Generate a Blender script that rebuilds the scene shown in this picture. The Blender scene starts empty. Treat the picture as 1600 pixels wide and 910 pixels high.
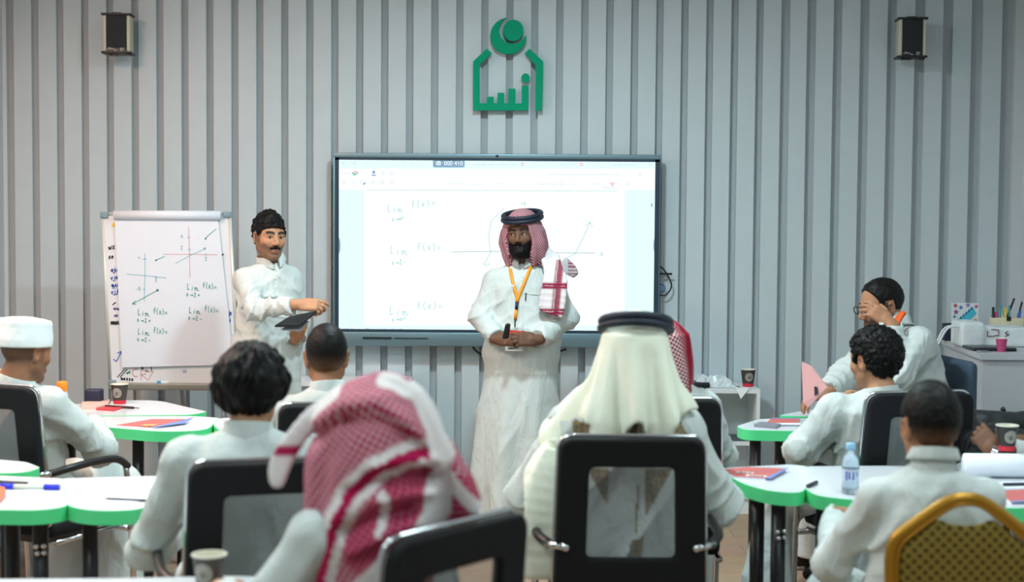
import bpy, bmesh, math, random
import numpy as np
from mathutils import Vector, Matrix
random.seed(7)
C = bpy.context.scene.collection
sc = bpy.context.scene

# ------------------------------------------------------------------ camera
F_PX = 2300.0; W_PX, H_PX = 1600, 910
CAM_Z = 1.70; PITCH = math.radians(2.862); ROLL = math.radians(0.42)
cam_d = bpy.data.cameras.new('camera'); cam = bpy.data.objects.new('camera', cam_d); C.objects.link(cam)
cam_d.sensor_width = 36; cam_d.lens = F_PX / W_PX * 36; cam_d.clip_start = 0.05
CAM_M = Matrix.Translation((0, 0, CAM_Z)) @ Matrix.Rotation(math.pi/2 - PITCH, 4, 'X') @ Matrix.Rotation(ROLL, 4, 'Z')
cam.matrix_world = CAM_M
cam_d.dof.use_dof = True; cam_d.dof.focus_distance = 7.9; cam_d.dof.aperture_fstop = 2.3
sc.camera = cam

# ------------------------------------------------------------------ view, world
sc.view_settings.view_transform = 'Standard'; sc.view_settings.look = 'None'
sc.view_settings.gamma = 1; sc.view_settings.use_curve_mapping = False
sc.view_settings.exposure = 0.12
world = bpy.data.worlds.new('world'); sc.world = world; world.use_nodes = True
world.node_tree.nodes['Background'].inputs[0].default_value = (0.55, 0.75, 0.85, 1)
world.node_tree.nodes['Background'].inputs[1].default_value = 0.02

# ceiling lamps: (x, y, size, watts, colour, spread deg)
LAMPS = [
    (0.0, 6.3, 0.24, 76, (0.74, 0.95, 1.0), 180),
    (-2.6, 5.9, 0.40, 68, (1.0, 0.62, 0.46), 180),
    (-1.5, 4.2, 0.60, 40, (0.80, 0.98, 1.0), 180),
    (1.5, 4.2, 0.60, 30, (0.74, 0.97, 1.0), 180),
    (-1.5, 1.6, 0.60, 34, (0.78, 0.98, 1.0), 180),
    (1.5, 1.6, 0.60, 26, (0.74, 0.97, 1.0), 180),
]

# ------------------------------------------------------------------ pixel -> place
def ray(px, py):
    v = Vector(((px - W_PX/2) / F_PX, -(py - H_PX/2) / F_PX, -1.0))
    return (CAM_M.to_3x3() @ v)
def at(px, py, Y):
    v = ray(px, py); t = Y / v.y
    return Vector((v.x*t, Y, CAM_Z + v.z*t))
def onz(px, py, z):
    v = ray(px, py); t = (z - CAM_Z) / v.z
    return Vector((v.x*t, v.y*t, z))

# ------------------------------------------------------------------ colours, materials
def lin(r, g=None, b=None):
    if g is None: r, g, b = r
    f = lambda c: (c/255/12.92) if c/255 <= 0.04045 else (((c/255) + 0.055)/1.055)**2.4
    return (f(r), f(g), f(b))
MATS = {}
def mat(name, col=(200,200,200), rough=0.5, metal=0.0, bump=None, var=0.0, spec=0.5, trans=0.0, emit=None, sheen=0.0, attr=None, alpha=None, coat=0.0):
    """bump=(scale, strength, distance); var = value variation from a noise"""
    if name in MATS: return MATS[name]
    m = bpy.data.materials.new(name); m.use_nodes = True; MATS[name] = m
    nt = m.node_tree; N = nt.nodes; L = nt.links; b = N['Principled BSDF']
    c = lin(col)
    b.inputs['Base Color'].default_value = (*c, 1); b.inputs['Roughness'].default_value = rough
    b.inputs['Metallic'].default_value = metal; b.inputs['Specular IOR Level'].default_value = spec
    if trans: b.inputs['Transmission Weight'].default_value = trans
    if sheen: b.inputs['Sheen Weight'].default_value = sheen
    if coat: b.inputs['Coat Weight'].default_value = coat
    if alpha is not None: b.inputs['Alpha'].default_value = alpha
    if emit:
        b.inputs['Emission Color'].default_value = (*lin(col), 1); b.inputs['Emission Strength'].default_value = emit
    tc = N.new('ShaderNodeTexCoord')
    src = None
    if attr:
        a = N.new('ShaderNodeAttribute'); a.attribute_name = attr; src = a.outputs['Color']
    if var:
        n = N.new('ShaderNodeTexNoise'); n.inputs['Scale'].default_value = 9; n.inputs['Detail'].default_value = 5
        L.new(tc.outputs['Object'], n.inputs['Vector'])
        mx = N.new('ShaderNodeMix'); mx.data_type = 'RGBA'; mx.blend_type = 'MULTIPLY'; mx.inputs[0].default_value = 1
        rg = N.new('ShaderNodeMapRange'); rg.inputs[1].default_value = .3; rg.inputs[2].default_value = .7
        rg.inputs[3].default_value = 1 - var; rg.inputs[4].default_value = 1 + var
        L.new(n.outputs['Fac'], rg.inputs[0])
        if src: L.new(src, mx.inputs[6])
        else: mx.inputs[6].default_value = (*c, 1)
        L.new(rg.outputs[0], mx.inputs[7]); src = mx.outputs[2]
    if src: L.new(src, b.inputs['Base Color'])
    if bump:
        n = N.new('ShaderNodeTexNoise'); n.inputs['Scale'].default_value = bump[0]; n.inputs['Detail'].default_value = 4
        L.new(tc.outputs['Object'], n.inputs['Vector'])
        bp = N.new('ShaderNodeBump'); bp.inputs['Strength'].default_value = bump[1]; bp.inputs['Distance'].default_value = bump[2]
        L.new(n.outputs['Fac'], bp.inputs['Height']); L.new(bp.outputs[0], b.inputs['Normal'])
    return m

# ------------------------------------------------------------------ objects
def tag(o, label=None, cat=None, group=None, kind=None):
    if label: o['label'] = label
    if cat: o['category'] = cat
    if group: o['group'] = group
    if kind: o['kind'] = kind
    return o
def empty(name, label, cat, loc=(0,0,0), rz=0, group=None):
    o = bpy.data.objects.new(name, None); C.objects.link(o); o.empty_display_size = .1
    o.location = loc; o.rotation_euler = (0, 0, rz)
    return tag(o, label, cat, group)
def link(name, me, m, parent=None):
    o = bpy.data.objects.new(name, me); C.objects.link(o)
    if m is not None and len(me.materials) == 0: me.materials.append(m)
    if parent is not None: o.parent = parent
    return o
def dup(root, loc, rz, label, group=None):
    r = root.copy(); C.objects.link(r); r.location = loc; r.rotation_euler = (0, 0, rz); r['label'] = label
    if group: r['group'] = group
    for ch in list(root.children):
        c = ch.copy(); C.objects.link(c); c.parent = r
        for g in list(ch.children):
            d = g.copy(); C.objects.link(d); d.parent = c
    return r

class MB:
    """collects shapes, builds one mesh object"""
    def __init__(s): s.v = []; s.f = []; s.sm = []
    def add(s, vs, fs, smooth=False):
        n = len(s.v); s.v += [tuple(v) for v in vs]; s.f += [tuple(i + n for i in f) for f in fs]; s.sm += [smooth]*len(fs); return s
    def box(s, lo, hi, M=None, bev=0.0):
        bm = bmesh.new(); bmesh.ops.create_cube(bm, size=1)
        for v in bm.verts: v.co = Vector([lo[i] + (v.co[i] + .5)*(hi[i] - lo[i]) for i in range(3)])
        if bev: bmesh.ops.bevel(bm, geom=bm.edges[:], offset=bev, segments=2, affect='EDGES', profile=.6)
        return s.bm(bm, M, bool(bev))
    def bm(s, bm, M=None, smooth=False):
        if M is not None: bmesh.ops.transform(bm, matrix=M, verts=bm.verts)
        bm.verts.index_update()
        s.add([v.co[:] for v in bm.verts], [[v.index for v in f.verts] for f in bm.faces], smooth); bm.free(); return s
    def lathe(s, prof, n=24, M=None, smooth=True, cap=True, sx=1, sy=1):
        vs = []; fs = []
        for r, z in prof:
            for k in range(n):
                a = 2*math.pi*k/n; vs.append((r*math.cos(a)*sx, r*math.sin(a)*sy, z))
        for i in range(len(prof) - 1):
            for k in range(n):
                a = i*n + k; b = i*n + (k + 1) % n; fs.append((a, b, b + n, a + n))
        if cap: fs.append(tuple(range(n))[::-1]); fs.append(tuple((len(prof) - 1)*n + k for k in range(n)))
        if M is not None: vs = [(M @ Vector(v))[:] for v in vs]
        return s.add(vs, fs, smooth)
    def tube(s, pts, r, n=10, closed=False):
        pts = [Vector(p) for p in pts]; m = len(pts); rr = r if isinstance(r, (list, tuple)) else [r]*m
        vs = []; up = None
        for i, p in enumerate(pts):
            if closed: t = pts[(i + 1) % m] - pts[i - 1]
            else: t = pts[min(i + 1, m - 1)] - pts[max(i - 1, 0)]
            t.normalize()
            if up is None: up = t.orthogonal().normalized()
            up = (up - t*up.dot(t)); up = up.normalized() if up.length > 1e-6 else t.orthogonal().normalized()
            b = t.cross(up)
            for k in range(n):
                a = 2*math.pi*k/n; vs.append((p + (up*math.cos(a) + b*math.sin(a))*rr[i])[:])
        fs = []
        for i in range(m if closed else m - 1):
            for k in range(n):
                a = i*n + k; b = i*n + (k + 1) % n; j = ((i + 1) % m)*n
                fs.append((a, b, j + (k + 1) % n, j + k))
        if not closed: fs.append(tuple(range(n))[::-1]); fs.append(tuple((m - 1)*n + k for k in range(n)))
        return s.add(vs, fs, True)
    def prism(s, poly, z0, z1, M=None, smooth=False):
        n = len(poly); vs = [(x, y, z0) for x, y in poly] + [(x, y, z1) for x, y in poly]
        fs = [tuple(range(n))[::-1], tuple(range(n, 2*n))] + [(i, (i + 1) % n, (i + 1) % n + n, i + n) for i in range(n)]
        if M is not None: vs = [(M @ Vector(v))[:] for v in vs]
        return s.add(vs, fs, smooth)
    def ribbon(s, lines, w, place, closed=False):
        """flat pen strokes: lines in 2-D, place(u, v) -> 3-D point"""
        for ln in lines:
            p = [Vector(q) for q in ln]
            for a, b in zip(p[:-1], p[1:]):
                d = b - a
                if d.length < 1e-6: continue
                d.normalize(); n = Vector((-d.y, d.x))*w*.5; e = d*w*.25
                s.add([place(*(a - e + n)), place(*(a - e - n)), place(*(b + e - n)), place(*(b + e + n))], [(0, 1, 2, 3)])
        return s
    def mesh(s, name):
        me = bpy.data.meshes.new(name); me.from_pydata(s.v, [], s.f); me.update()
        me.polygons.foreach_set('use_smooth', s.sm); return me
    def build(s, name, m, parent=None):
        return link(name, s.mesh(name), m, parent)
def fix(o):
    bm = bmesh.new(); bm.from_mesh(o.data); bmesh.ops.recalc_face_normals(bm, faces=bm.faces); bm.to_mesh(o.data); bm.free(); return o
def rounded(poly, r, n=5):
    """round the corners of a 2-D polygon; r a number or one per corner"""
    out = []; m = len(poly)
    for i in range(m):
        p = Vector(poly[i]); a = Vector(poly[i - 1]) - p; b = Vector(poly[(i + 1) % m]) - p
        rr = r[i] if isinstance(r, (list, tuple)) else r
        rr = min(rr, a.length*.48, b.length*.48)
        pa = p + a.normalized()*rr; pb = p + b.normalized()*rr
        for k in range(n + 1):
            t = k/n; q = pa*(1 - t)**2 + p*2*t*(1 - t) + pb*t*t; out.append((q.x, q.y))
    return out
def arc(cx, cy, r, a0, a1, n=12, ry=None):
    return [(cx + r*math.cos(math.radians(a0 + (a1 - a0)*k/n)), cy + (ry or r)*math.sin(math.radians(a0 + (a1 - a0)*k/n))) for k in range(n + 1)]
def smooth_path(pts, n=6):
    pts = [Vector(p) for p in pts]; out = []
    for i in range(len(pts) - 1):
        p0 = pts[max(i - 1, 0)]; p1 = pts[i]; p2 = pts[i + 1]; p3 = pts[min(i + 2, len(pts) - 1)]
        for k in range(n):
            t = k/n
            out.append(.5*((2*p1) + (p2 - p0)*t + (2*p0 - 5*p1 + 4*p2 - p3)*t*t + (3*p1 - p0 - 3*p2 + p3)*t**3))
    out.append(pts[-1]); return out
def text_mesh(s, size, name='lettering'):
    cu = bpy.data.curves.new(name, 'FONT'); cu.body = s; cu.size = size; cu.extrude = 0.0004; cu.align_x = 'CENTER'; cu.align_y = 'CENTER'
    o = bpy.data.objects.new(name, cu); C.objects.link(o)
    me = bpy.data.meshes.new_from_object(o.evaluated_get(bpy.context.evaluated_depsgraph_get()))
    bpy.data.objects.remove(o); bpy.data.curves.remove(cu); me.name = name; return me

# pen-stroke letters in a unit box
def _c(cx, cy, r, a0, a1, ry=None, n=8): return arc(cx, cy, r, a0, a1, n, ry)
GL = {
 'L': [[(.15,1.1),(.05,.5),(.1,0),(.3,.08),(.5,.1)]], 'i': [[(.3,.55),(.25,0)],[(.35,.8),(.36,.85)]],
 'm': [[(.05,.5),(.05,0)],[(.05,.35),(.2,.5),(.3,.4),(.32,0)],[(.32,.35),(.5,.5),(.6,.35),(.65,0),(.9,.08)]],
 'f': [[(.5,1),(.35,1.05),(.25,.9),(.22,0)],[(.05,.55),(.45,.6)]], 'R': [[(.1,0),(.15,1),(.5,.95),(.5,.6),(.15,.5),(.6,0)]],
 '(': [[(.4,1),(.2,.6),(.2,.3),(.4,-.1)]], ')': [[(.2,1),(.4,.6),(.4,.3),(.2,-.1)]],
 'x': [[(.1,.6),(.5,0)],[(.5,.65),(.1,-.02)]], '=': [[(.1,.45),(.6,.48)],[(.1,.2),(.6,.22)]],
 '>': [[(0,.3),(.8,.32)],[(.55,.5),(.8,.32),(.55,.12)]], '2': [[(.1,.8),(.3,1),(.5,.8),(.1,0),(.6,.02)]],
 '+': [[(.1,.5),(.6,.5)],[(.35,.75),(.35,.25)]], '-': [[(.1,.4),(.6,.4)]], 'o': [_c(.3,.3,.25,0,360)],
 '8': [_c(.25,.3,.22,0,360), _c(.65,.3,.2,180,540)], '5': [[(.5,1),(.15,1),(.1,.55),(.4,.6),(.5,.3),(.3,0),(.05,.1)]],
 '4': [[(.35,1),(.05,.4),(.6,.4)],[(.45,.7),(.45,0)]], 'y': [[(.1,.6),(.3,.2)],[(.55,.65),(.15,-.4)]],
 'C': [_c(.4,.5,.4,50,310,.5)], '7': [[(.05,.95),(.6,1),(.25,0)]], 'E': [[(.5,1),(.1,.95),(.1,0),(.5,.05)],[(.1,.5),(.4,.52)]],
 'e': [[(.1,.3),(.5,.35),(.4,.6),(.15,.5),(.1,.15),(.5,.02)]], 's': [[(.5,.55),(.2,.6),(.15,.4),(.45,.2),(.4,0),(.1,.05)]],
 'M': [[(.05,0),(.1,1),(.35,.4),(.65,1),(.7,0)]], 'A': [[(.05,0),(.35,1),(.65,0)],[(.15,.4),(.55,.4)]], 'N': [[(.1,0),(.1,1),(.55,0),(.6,1)]],
 '1': [[(.3,.95),(.3,0)]], 'q': [[(.5,.5),(.2,.6),(.1,.3),(.3,.1),(.5,.4),(.5,-.4)]], 'w': [[(0,.5),(.15,0),(.3,.4),(.45,0),(.65,.55)]],
 'a': [_c(.3,.3,.22,0,360), [(.52,.55),(.55,0)]], 'v': [[(0,.6),(.25,0),(.5,.6)]], 'z': [[(.05,.5),(.5,.55),(.1,0),(.6,.03)]],
 'j': [[(.4,.5),(.4,-.2),(.2,-.35),(0,-.2)],[(.4,.75),(.41,.8)]], 'u': [[(0,.5),(.05,.1),(.3,0),(.5,.2),(.5,.55)],[(.25,-.3),(.27,-.25)]],
 ' ': [],
}
def write(s, x, y, h, slant=0.0, gap=.75):
    """lines (2-D, y down as in a picture) for a string starting at x, y"""
    out = []; cx = x
    for ch in s:
        g = GL.get(ch, GL['x'])
        for ln in g: out.append([(cx + p[0]*h*.8, y - p[1]*h + (cx + p[0]*h - x)*slant) for p in ln])
        cx += h*gap
    return out
# ================================================================== the room
WALL_Y = 8.78; XL, XR = -3.03, 3.03; YB = -2.2; CEIL = 3.32
M_wall = mat('slat_paint', (195, 207, 212), .55, bump=(60, .05, .002), var=.015)
M_recess = mat('recess_shade', (180, 187, 191), .6, var=.02)  # toned below the slats: shade of the gaps is put into this colour
M_plain = mat('plain_wall', (202, 208, 212), .7, bump=(40, .08, .002))
M_ceil = mat('ceiling_paint', (225, 226, 226), .8, bump=(30, .05, .002))
def floor_mat():
    m = mat('floor_vinyl', (158, 130, 106), .45, bump=(120, .05, .001)); nt = m.node_tree; N = nt.nodes; L = nt.links
    tc = N.new('ShaderNodeTexCoord'); br = N.new('ShaderNodeTexBrick'); br.offset = .5
    br.inputs['Color1'].default_value = (*lin(170, 142, 118), 1); br.inputs['Color2'].default_value = (*lin(160, 132, 108), 1)
    br.inputs['Mortar'].default_value = (*lin(138, 112, 92), 1); br.inputs['Scale'].default_value = 1
    br.inputs['Mortar Size'].default_value = .003; br.inputs['Brick Width'].default_value = 1.2; br.inputs['Row Height'].default_value = .2
    nz = N.new('ShaderNodeTexNoise'); nz.inputs['Scale'].default_value = 6; nz.inputs['Detail'].default_value = 6
    mx = N.new('ShaderNodeMix'); mx.data_type = 'RGBA'; mx.blend_type = 'OVERLAY'; mx.inputs[0].default_value = .25
    L.new(tc.outputs['Object'], br.inputs['Vector']); L.new(tc.outputs['Object'], nz.inputs['Vector'])
    L.new(br.outputs['Color'], mx.inputs[6]); L.new(nz.outputs['Color'], mx.inputs[7]); L.new(mx.outputs[2], N['Principled BSDF'].inputs['Base Color'])
    return m
tag(MB().box((XL - .1, YB - .1, -.1), (XR + .1, WALL_Y + .15, 0)).build('floor', floor_mat()), 'light brown vinyl floor of the training room', kind='structure')
tag(MB().box((XL - .1, YB - .1, CEIL), (XR + .1, WALL_Y + .15, CEIL + .1)).build('ceiling', M_ceil), 'white ceiling above the training room', kind='structure')
tag(MB().box((XL - .1, YB, 0), (XL, WALL_Y + .1, CEIL)).build('wall_left', M_plain), 'plain pale side wall at the left edge', kind='structure')
tag(MB().box((XR, YB, 0), (XR + .1, WALL_Y + .1, CEIL)).build('wall_right', M_plain), 'plain pale side wall at the right edge', kind='structure')
tag(MB().box((XL, YB - .1, 0), (XR, YB, CEIL)).build('wall_rear', M_plain), 'plain wall behind the camera', kind='structure')
REC = .042
wall_back = tag(MB().box((XL - .1, WALL_Y + REC, 0), (XR + .1, WALL_Y + REC + .1, CEIL)).build('wall_back', M_recess), 'grey front wall clad in vertical slats', kind='structure')
# slats: left and right edge read at the top of the picture
sl = [(20.7 + 39.1*k, 27.6) for k in range(31)]
sl += [(1235.5, 26.3), (1276, 27.2), (1316.7, 28.2), (1359.5, 28.2), (1402.3, 28.2), (1446.5, 28.2), (1490, 29), (1537, 30)]
for px, w in sl:
    a = at(px, 5, WALL_Y).x; b = at(px + w, 5, WALL_Y).x
    MB().box((a, WALL_Y, 0.0), (b, WALL_Y + REC, CEIL)).build('slat', M_wall, wall_back)
a = at(1588, 5, WALL_Y).x
tag(MB().box((a, WALL_Y, 0), (XR, WALL_Y + REC, CEIL)).build('trim_1', M_plain), 'plain strip closing the slat wall', kind='structure')
a = at(9, 5, WALL_Y).x
tag(MB().box((XL, WALL_Y, 0), (a, WALL_Y + REC, CEIL)).build('trim_2', M_plain), 'plain strip closing the slat wall on the other side', kind='structure')

# ceiling lamps
for i, (x, y, s_, w, c, sp) in enumerate(LAMPS):
    nm = ['first', 'second', 'third', 'fourth', 'fifth', 'sixth'][i]
    e = empty('ceiling_light', 'square ceiling light panel, %s from the slat wall' % nm, 'light', (x, y, CEIL - .03), group='ceiling light panels')
    fr = MB()
    h = s_/2
    for q in ((-h - .02, -h - .02, h + .02, -h), (-h - .02, h, h + .02, h + .02), (-h - .02, -h, -h, h), (h, -h, h + .02, h)):
        fr.box((q[0], q[1], 0), (q[2], q[3], .03))
    fr.build('frame', mat('lamp_frame', (235, 235, 235), .4), e)
    dm = mat('lamp_panel_%d' % i, (255, 255, 255), .5, emit=4.0)
    MB().box((-h, -h, .012), (h, h, .03)).build('diffuser', dm, e)
    ld = bpy.data.lights.new('panel_light', 'AREA'); ld.shape = 'SQUARE'; ld.size = s_; ld.energy = w; ld.color = c; ld.spread = math.radians(sp)
    lo = bpy.data.objects.new('panel_light', ld); C.objects.link(lo); lo.parent = e; lo.location = (0, 0, .008)

# ================================================================== big screen
M_dark = mat('screen_bezel', (38, 58, 74), .35); M_alu = mat('screen_frame_metal', (120, 146, 156), .38, .6)
SY = WALL_Y - .115                                   # front of the glass
p0 = at(520.5, 238.5, SY); p1 = at(1029.5, 544, SY)
sx0, sx1, sz1, sz0 = p0.x, p1.x, p0.z, p1.z
cxs = (sx0 + sx1)/2
tv = empty('interactive_screen', 'large wall-mounted interactive whiteboard display showing handwritten limits', 'screen', (cxs, SY, sz0))
def tvl(v): return Vector((v[0] - cxs, v[1] - SY, v[2] - sz0))
gx0, gx1 = -(sx1 - sx0)/2, (sx1 - sx0)/2; th = sz1 - sz0
bot = .095; top = .028; sd = .028
MB().box((gx0 + .02, .03, .04), (gx1 - .02, .085, th - .04), bev=.006).build('housing', mat('screen_back', (40, 44, 50), .5), tv)
b = MB(); b.box((gx0, -.006, th - top), (gx1, .032, th), bev=.004); b.box((gx0, -.012, 0), (gx1, .034, bot - .012), bev=.006)
b.box((gx0, -.004, 0.02), (gx0 + .012, .032, th - .01), bev=.003); b.box((gx1 - .006, -.004, .02), (gx1, .032, th - .01), bev=.003)
b.build('outer_frame', M_alu, tv)
b = MB(); b.box((gx0 + .008, 0, bot - .014), (gx0 + .034, .03, th - top + .002)); b.box((gx1 - .034, 0, bot - .014), (gx1 - .004, .03, th - top + .002))
b.box((gx0 + .01, 0, th - top - .014), (gx1 - .01, .03, th - top + .004)); b.box((gx0 + .01, 0, bot - .016), (gx1 - .01, .03, bot + .004))
b.build('bezel', M_dark, tv)
def glow(name, col, e=1.0):
    m = mat(name, col, .35, emit=e); b_ = m.node_tree.nodes['Principled BSDF']
    b_.inputs['Base Color'].default_value = (.012, .014, .015, 1); b_.inputs['Emission Strength'].default_value = e; b_.inputs['Specular IOR Level'].default_value = .2
    return m
scr = glow('lit_screen', (249, 254, 254), 1.0)
MB().box((gx0 + .03, .004, bot), (gx1 - .03, .02, th - top - .008)).build('display_panel', scr, tv)
b = MB(); b.box((-.008, -.008, th - .021), (.008, -.003, th - .007)); b.build('camera_dot', mat('black_plastic', (16, 17, 19), .4), tv)
b = MB()
for q in ((567, 612, 5), (616, 669, 2)):
    a = tvl(at(q[0], 540, SY)); c2 = tvl(at(q[1], 540, SY)); b.box((a.x, -.02, .048 - q[2]*.001), (c2.x, -.01, .048 + q[2]*.001))
b.build('pen_tray_slot', MATS['black_plastic'], tv)
# wall bracket
MB().box((-.4, .085, .3), (.4, .114, .8)).build('wall_bracket', MATS['black_plastic'], tv)
# ---- what the screen shows (lit, flat print just on the glass)
def ink(name, col, e=1.0): return glow(name, col, 1.0)
GY = .0030
def pl(u, v): q = tvl(at(u, v, SY + GY)); return (q.x, GY, q.z)
def on_screen(name, lines, w, m, dy=0.0):
    bb = MB(); bb.ribbon(lines, w, lambda u, v: (lambda q: (q[0], GY - dy, q[2]))(pl(u, v))); return tag(bb.build(name, m, tv), kind='stuff')
def rect_screen(name, x0, y0, x1, y1, m, dy=0.0, r=0):
    poly = [(x0, y0), (x1, y0), (x1, y1), (x0, y1)]
    if r: poly = rounded(poly, r)
    bb = MB(); n = len(poly); bb.add([(lambda q: (q[0], GY - dy, q[2]))(pl(*p)) for p in poly], [tuple(range(n))[::-1]]); return fix(bb.build(name, m, tv))
I_pale = ink('screen_pale_cyan', (224, 248, 252), .55); I_teal = ink('screen_ink_teal', (150, 206, 208), .75); I_faint = ink('screen_ink_faint', (186, 216, 220), .8)
I_grey = ink('screen_ink_grey', (150, 182, 190), .7); I_badge = ink('screen_badge', (126, 164, 192), .55); I_white = ink('screen_white', (255, 255, 255), 1.1)
I_red = ink('screen_ink_red', (236, 160, 182), .7); I_green = ink('screen_ink_green', (60, 190, 150), .6); I_blue = ink('screen_ink_blue', (110, 150, 190), .6)
rect_screen('side_strip', 528.5, 297, 569, 526, I_pale); rect_screen('side_strip', 976, 297, 1023, 528, I_pale)
rect_screen('title_strip', 529, 248, 1023, 264, I_pale); rect_screen('task_strip', 529, 509, 1023, 526, I_pale)
rect_screen('code_badge', 676.5, 249, 726, 261.8, I_badge, .0012, 3)
tm = text_mesh('000 410', .034); o = link('code_badge_text', tm, I_white, tv); q = pl(708.5, 255.6); o.location = (q[0], GY - .0022, q[2]); o.rotation_euler = (math.pi/2, 0, 0)
o.scale = (1.0, 1.05, 1)
on_screen('badge_icon', [arc(685.3, 255.3, 3.4, 110, 430, 14, 3.1), [(683.8, 257.2), (686.8, 253.4)], [(684, 253.8), (686.6, 257)]], 1.0, I_white, .0022)
rnd = random.Random(3)
def squiggle(x0, x1, y, h=2.0):
    out = []; x = x0
    while x < x1:
        w = rnd.uniform(2, 5); n = 3
        out.append([(x + w*k/n, y + rnd.uniform(-h, h)*.5) for k in range(n + 1)]); x += w + rnd.uniform(.6, 2)
    return out
g = []
g += [[(535, 253), (538.5, 257)], [(538.5, 253), (535, 257)], [(571, 255), (574, 255)]] + [_c(554.5, 255, 2, 0, 300)]
g += [_c(566, 284.8 + 0, 2.6, 0, 360), _c(583, 285, 2.6, 0, 360), _c(597, 285, 2.6, 0, 360), _c(538, 285.5, 2.4, 0, 360), [(549, 287), (554, 284)], _c(613, 285, 2.2, 0, 300)]
g += [_c(598, 271, 2.4, 0, 360), _c(612, 271, 2.4, 0, 360), [(568, 271), (573, 271)]] + squiggle(534, 548, 271, 1.5)
g += squiggle(703, 722, 287) + squiggle(738, 750, 288) + squiggle(842, 872, 288, 2.5) + squiggle(776, 784, 287) + squiggle(893, 901, 288) + squiggle(930, 936, 288)
g += squiggle(857, 967, 272.5, 2.6) + squiggle(741, 808, 257.5, 2.2) + squiggle(874, 900, 257) + squiggle(959, 995, 258, 2.4)
g += [_c(879, 288, 2.5, 0, 300), _c(980, 288, 2.5, 0, 360), _c(1000, 273, 2.6, 0, 360), [(1013, 257), (1016, 259), (1019, 256)]]
g += [[(630, 253), (630, 257)], [(643, 253.5), (643, 257)]]
on_screen('menu_marks', g, .8, I_faint, .0012)
on_screen('menu_marks', [_c(554.3, 270.5, 2.6, 20, 200), ], 2.0, I_green, .0012); on_screen('menu_marks', [_c(556.3, 271, 2.6, 200, 380)], 2.0, I_red, .0012)
on_screen('menu_marks', [_c(584, 269.3, 1.4, 0, 360), [(581, 274), (587, 274)], [(568, 288.5), (571, 285.5)]], 1.8, I_blue, .0012)
on_screen('menu_marks', [[(814, 255.5), (818.5, 255.5)], [(814, 258.5), (818.5, 258.5)], [(906, 255.5), (911, 255.5)], [(906, 258.5), (911, 258.5)], [(954, 286.3), (960, 286.3), (957, 291), (954, 286.3)]], 1.3, I_red, .0012)
on_screen('menu_marks', [[(941, 293.8), (963, 293.8)], [(573, 297), (965, 299)]], .7, I_teal, .0012)
rect_screen('scroll_thumb', 1017, 318, 1019.6, 323.5, I_grey, .0012)
for cx_ in (528.5, 1024.5):
    on_screen('side_button', [_c(cx_, 384, 2.2, 90, 270 if cx_ > 600 else -90, 11, 14)], 2.6, I_badge, .0012)
L_ = []
L_ += write('Lim', 606, 331, 10.5, .05) + write('f(x)=', 643, 325, 10.5, -.1) + write('x>8+', 612, 346, 7, -.1)
L_ += write('Lim', 610, 397, 12, .05) + write('f(x)=', 652, 391, 10.5, 0) + write('x>2-', 612, 414, 8, -.05)
L_ += write('Lim', 609, 492, 13, .05) + write('f(x)=', 652, 483, 11, 0) + write('x>8+', 612, 503, 8, -.08)
on_screen('handwriting', L_, .95, I_teal, .0012)
A_ = [[(706, 394), (780, 393), (860, 395), (930, 396)], [(787, 326)] + [(768 - 4*math.sin(k*.4), 345 + k*7) for k in range(8)] + [(757, 413)], [(754, 412), (760, 416), (765, 412)]]
A_ += [[(886, 403), (899, 396), (912, 370), (922, 348)], [(914, 354), (922, 347), (926, 356)], [(937, 400), (943, 394)], [(938, 394), (942, 400)], [(814, 315), (817, 320), (821, 316), (819, 323)]]
on_screen('graph_lines', A_[:1], 1.0, I_grey, .0012); on_screen('graph_lines', A_[1:], .95, I_teal, .0012)
on_screen('task_marks', squiggle(535, 552, 514.5, 3) + squiggle(535, 553, 518.5, 2) + [[(562, 515), (566, 515)], [(562, 517), (566, 517)], _c(574, 516, 2.5, 0, 360), _c(601, 516.5, 2, 0, 360), _c(614, 516.5, 2, 0, 360), _c(627, 516.5, 2, 0, 360), [(637, 517), (642, 515.5)], _c(737, 518, 2.4, 0, 360)], .8, I_grey, .0012)

# cables beside and below the screen
def cable(label, pix, Y, r, col, name='cable'):
    pts = smooth_path([at(p[0], p[1], (p[2] if len(p) > 2 else Y)) for p in pix], 8)
    return tag(MB().tube(pts, r, 8).build(name, mat('cable_%d_%d_%d' % col, col, .45)), label, 'cable')
cable('black cable loop hanging out beside the display', [(1024, 414), (1036, 420), (1047, 438), (1049, 448), (1044, 458), (1036, 462), (1024, 458)], WALL_Y - .05, .0045, (22, 26, 30))
cable('blue cable loop beside the display', [(1024, 442), (1036, 446), (1039, 452), (1035, 456), (1024, 457)], WALL_Y - .04, .004, (40, 120, 190))
cable('thin black lead sticking out below the cable loop', [(1024, 486), (1033, 494), (1037, 503), (1042, 530), (1046, 600)], WALL_Y - .04, .004, (22, 26, 30))
tag(MB().tube([at(1024, 427.5, WALL_Y - .05), at(1050, 428.5, WALL_Y - .05)], .006, 8).build('antenna', MATS['black_plastic']), 'short black antenna rod beside the display', 'antenna')
cable('black cable dropping from under the display', [(738, 541), (744, 549), (756, 556), (772, 561), (800, 562), (850, 556), (885, 546)], WALL_Y - .05, .006, (22, 26, 30))

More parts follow.
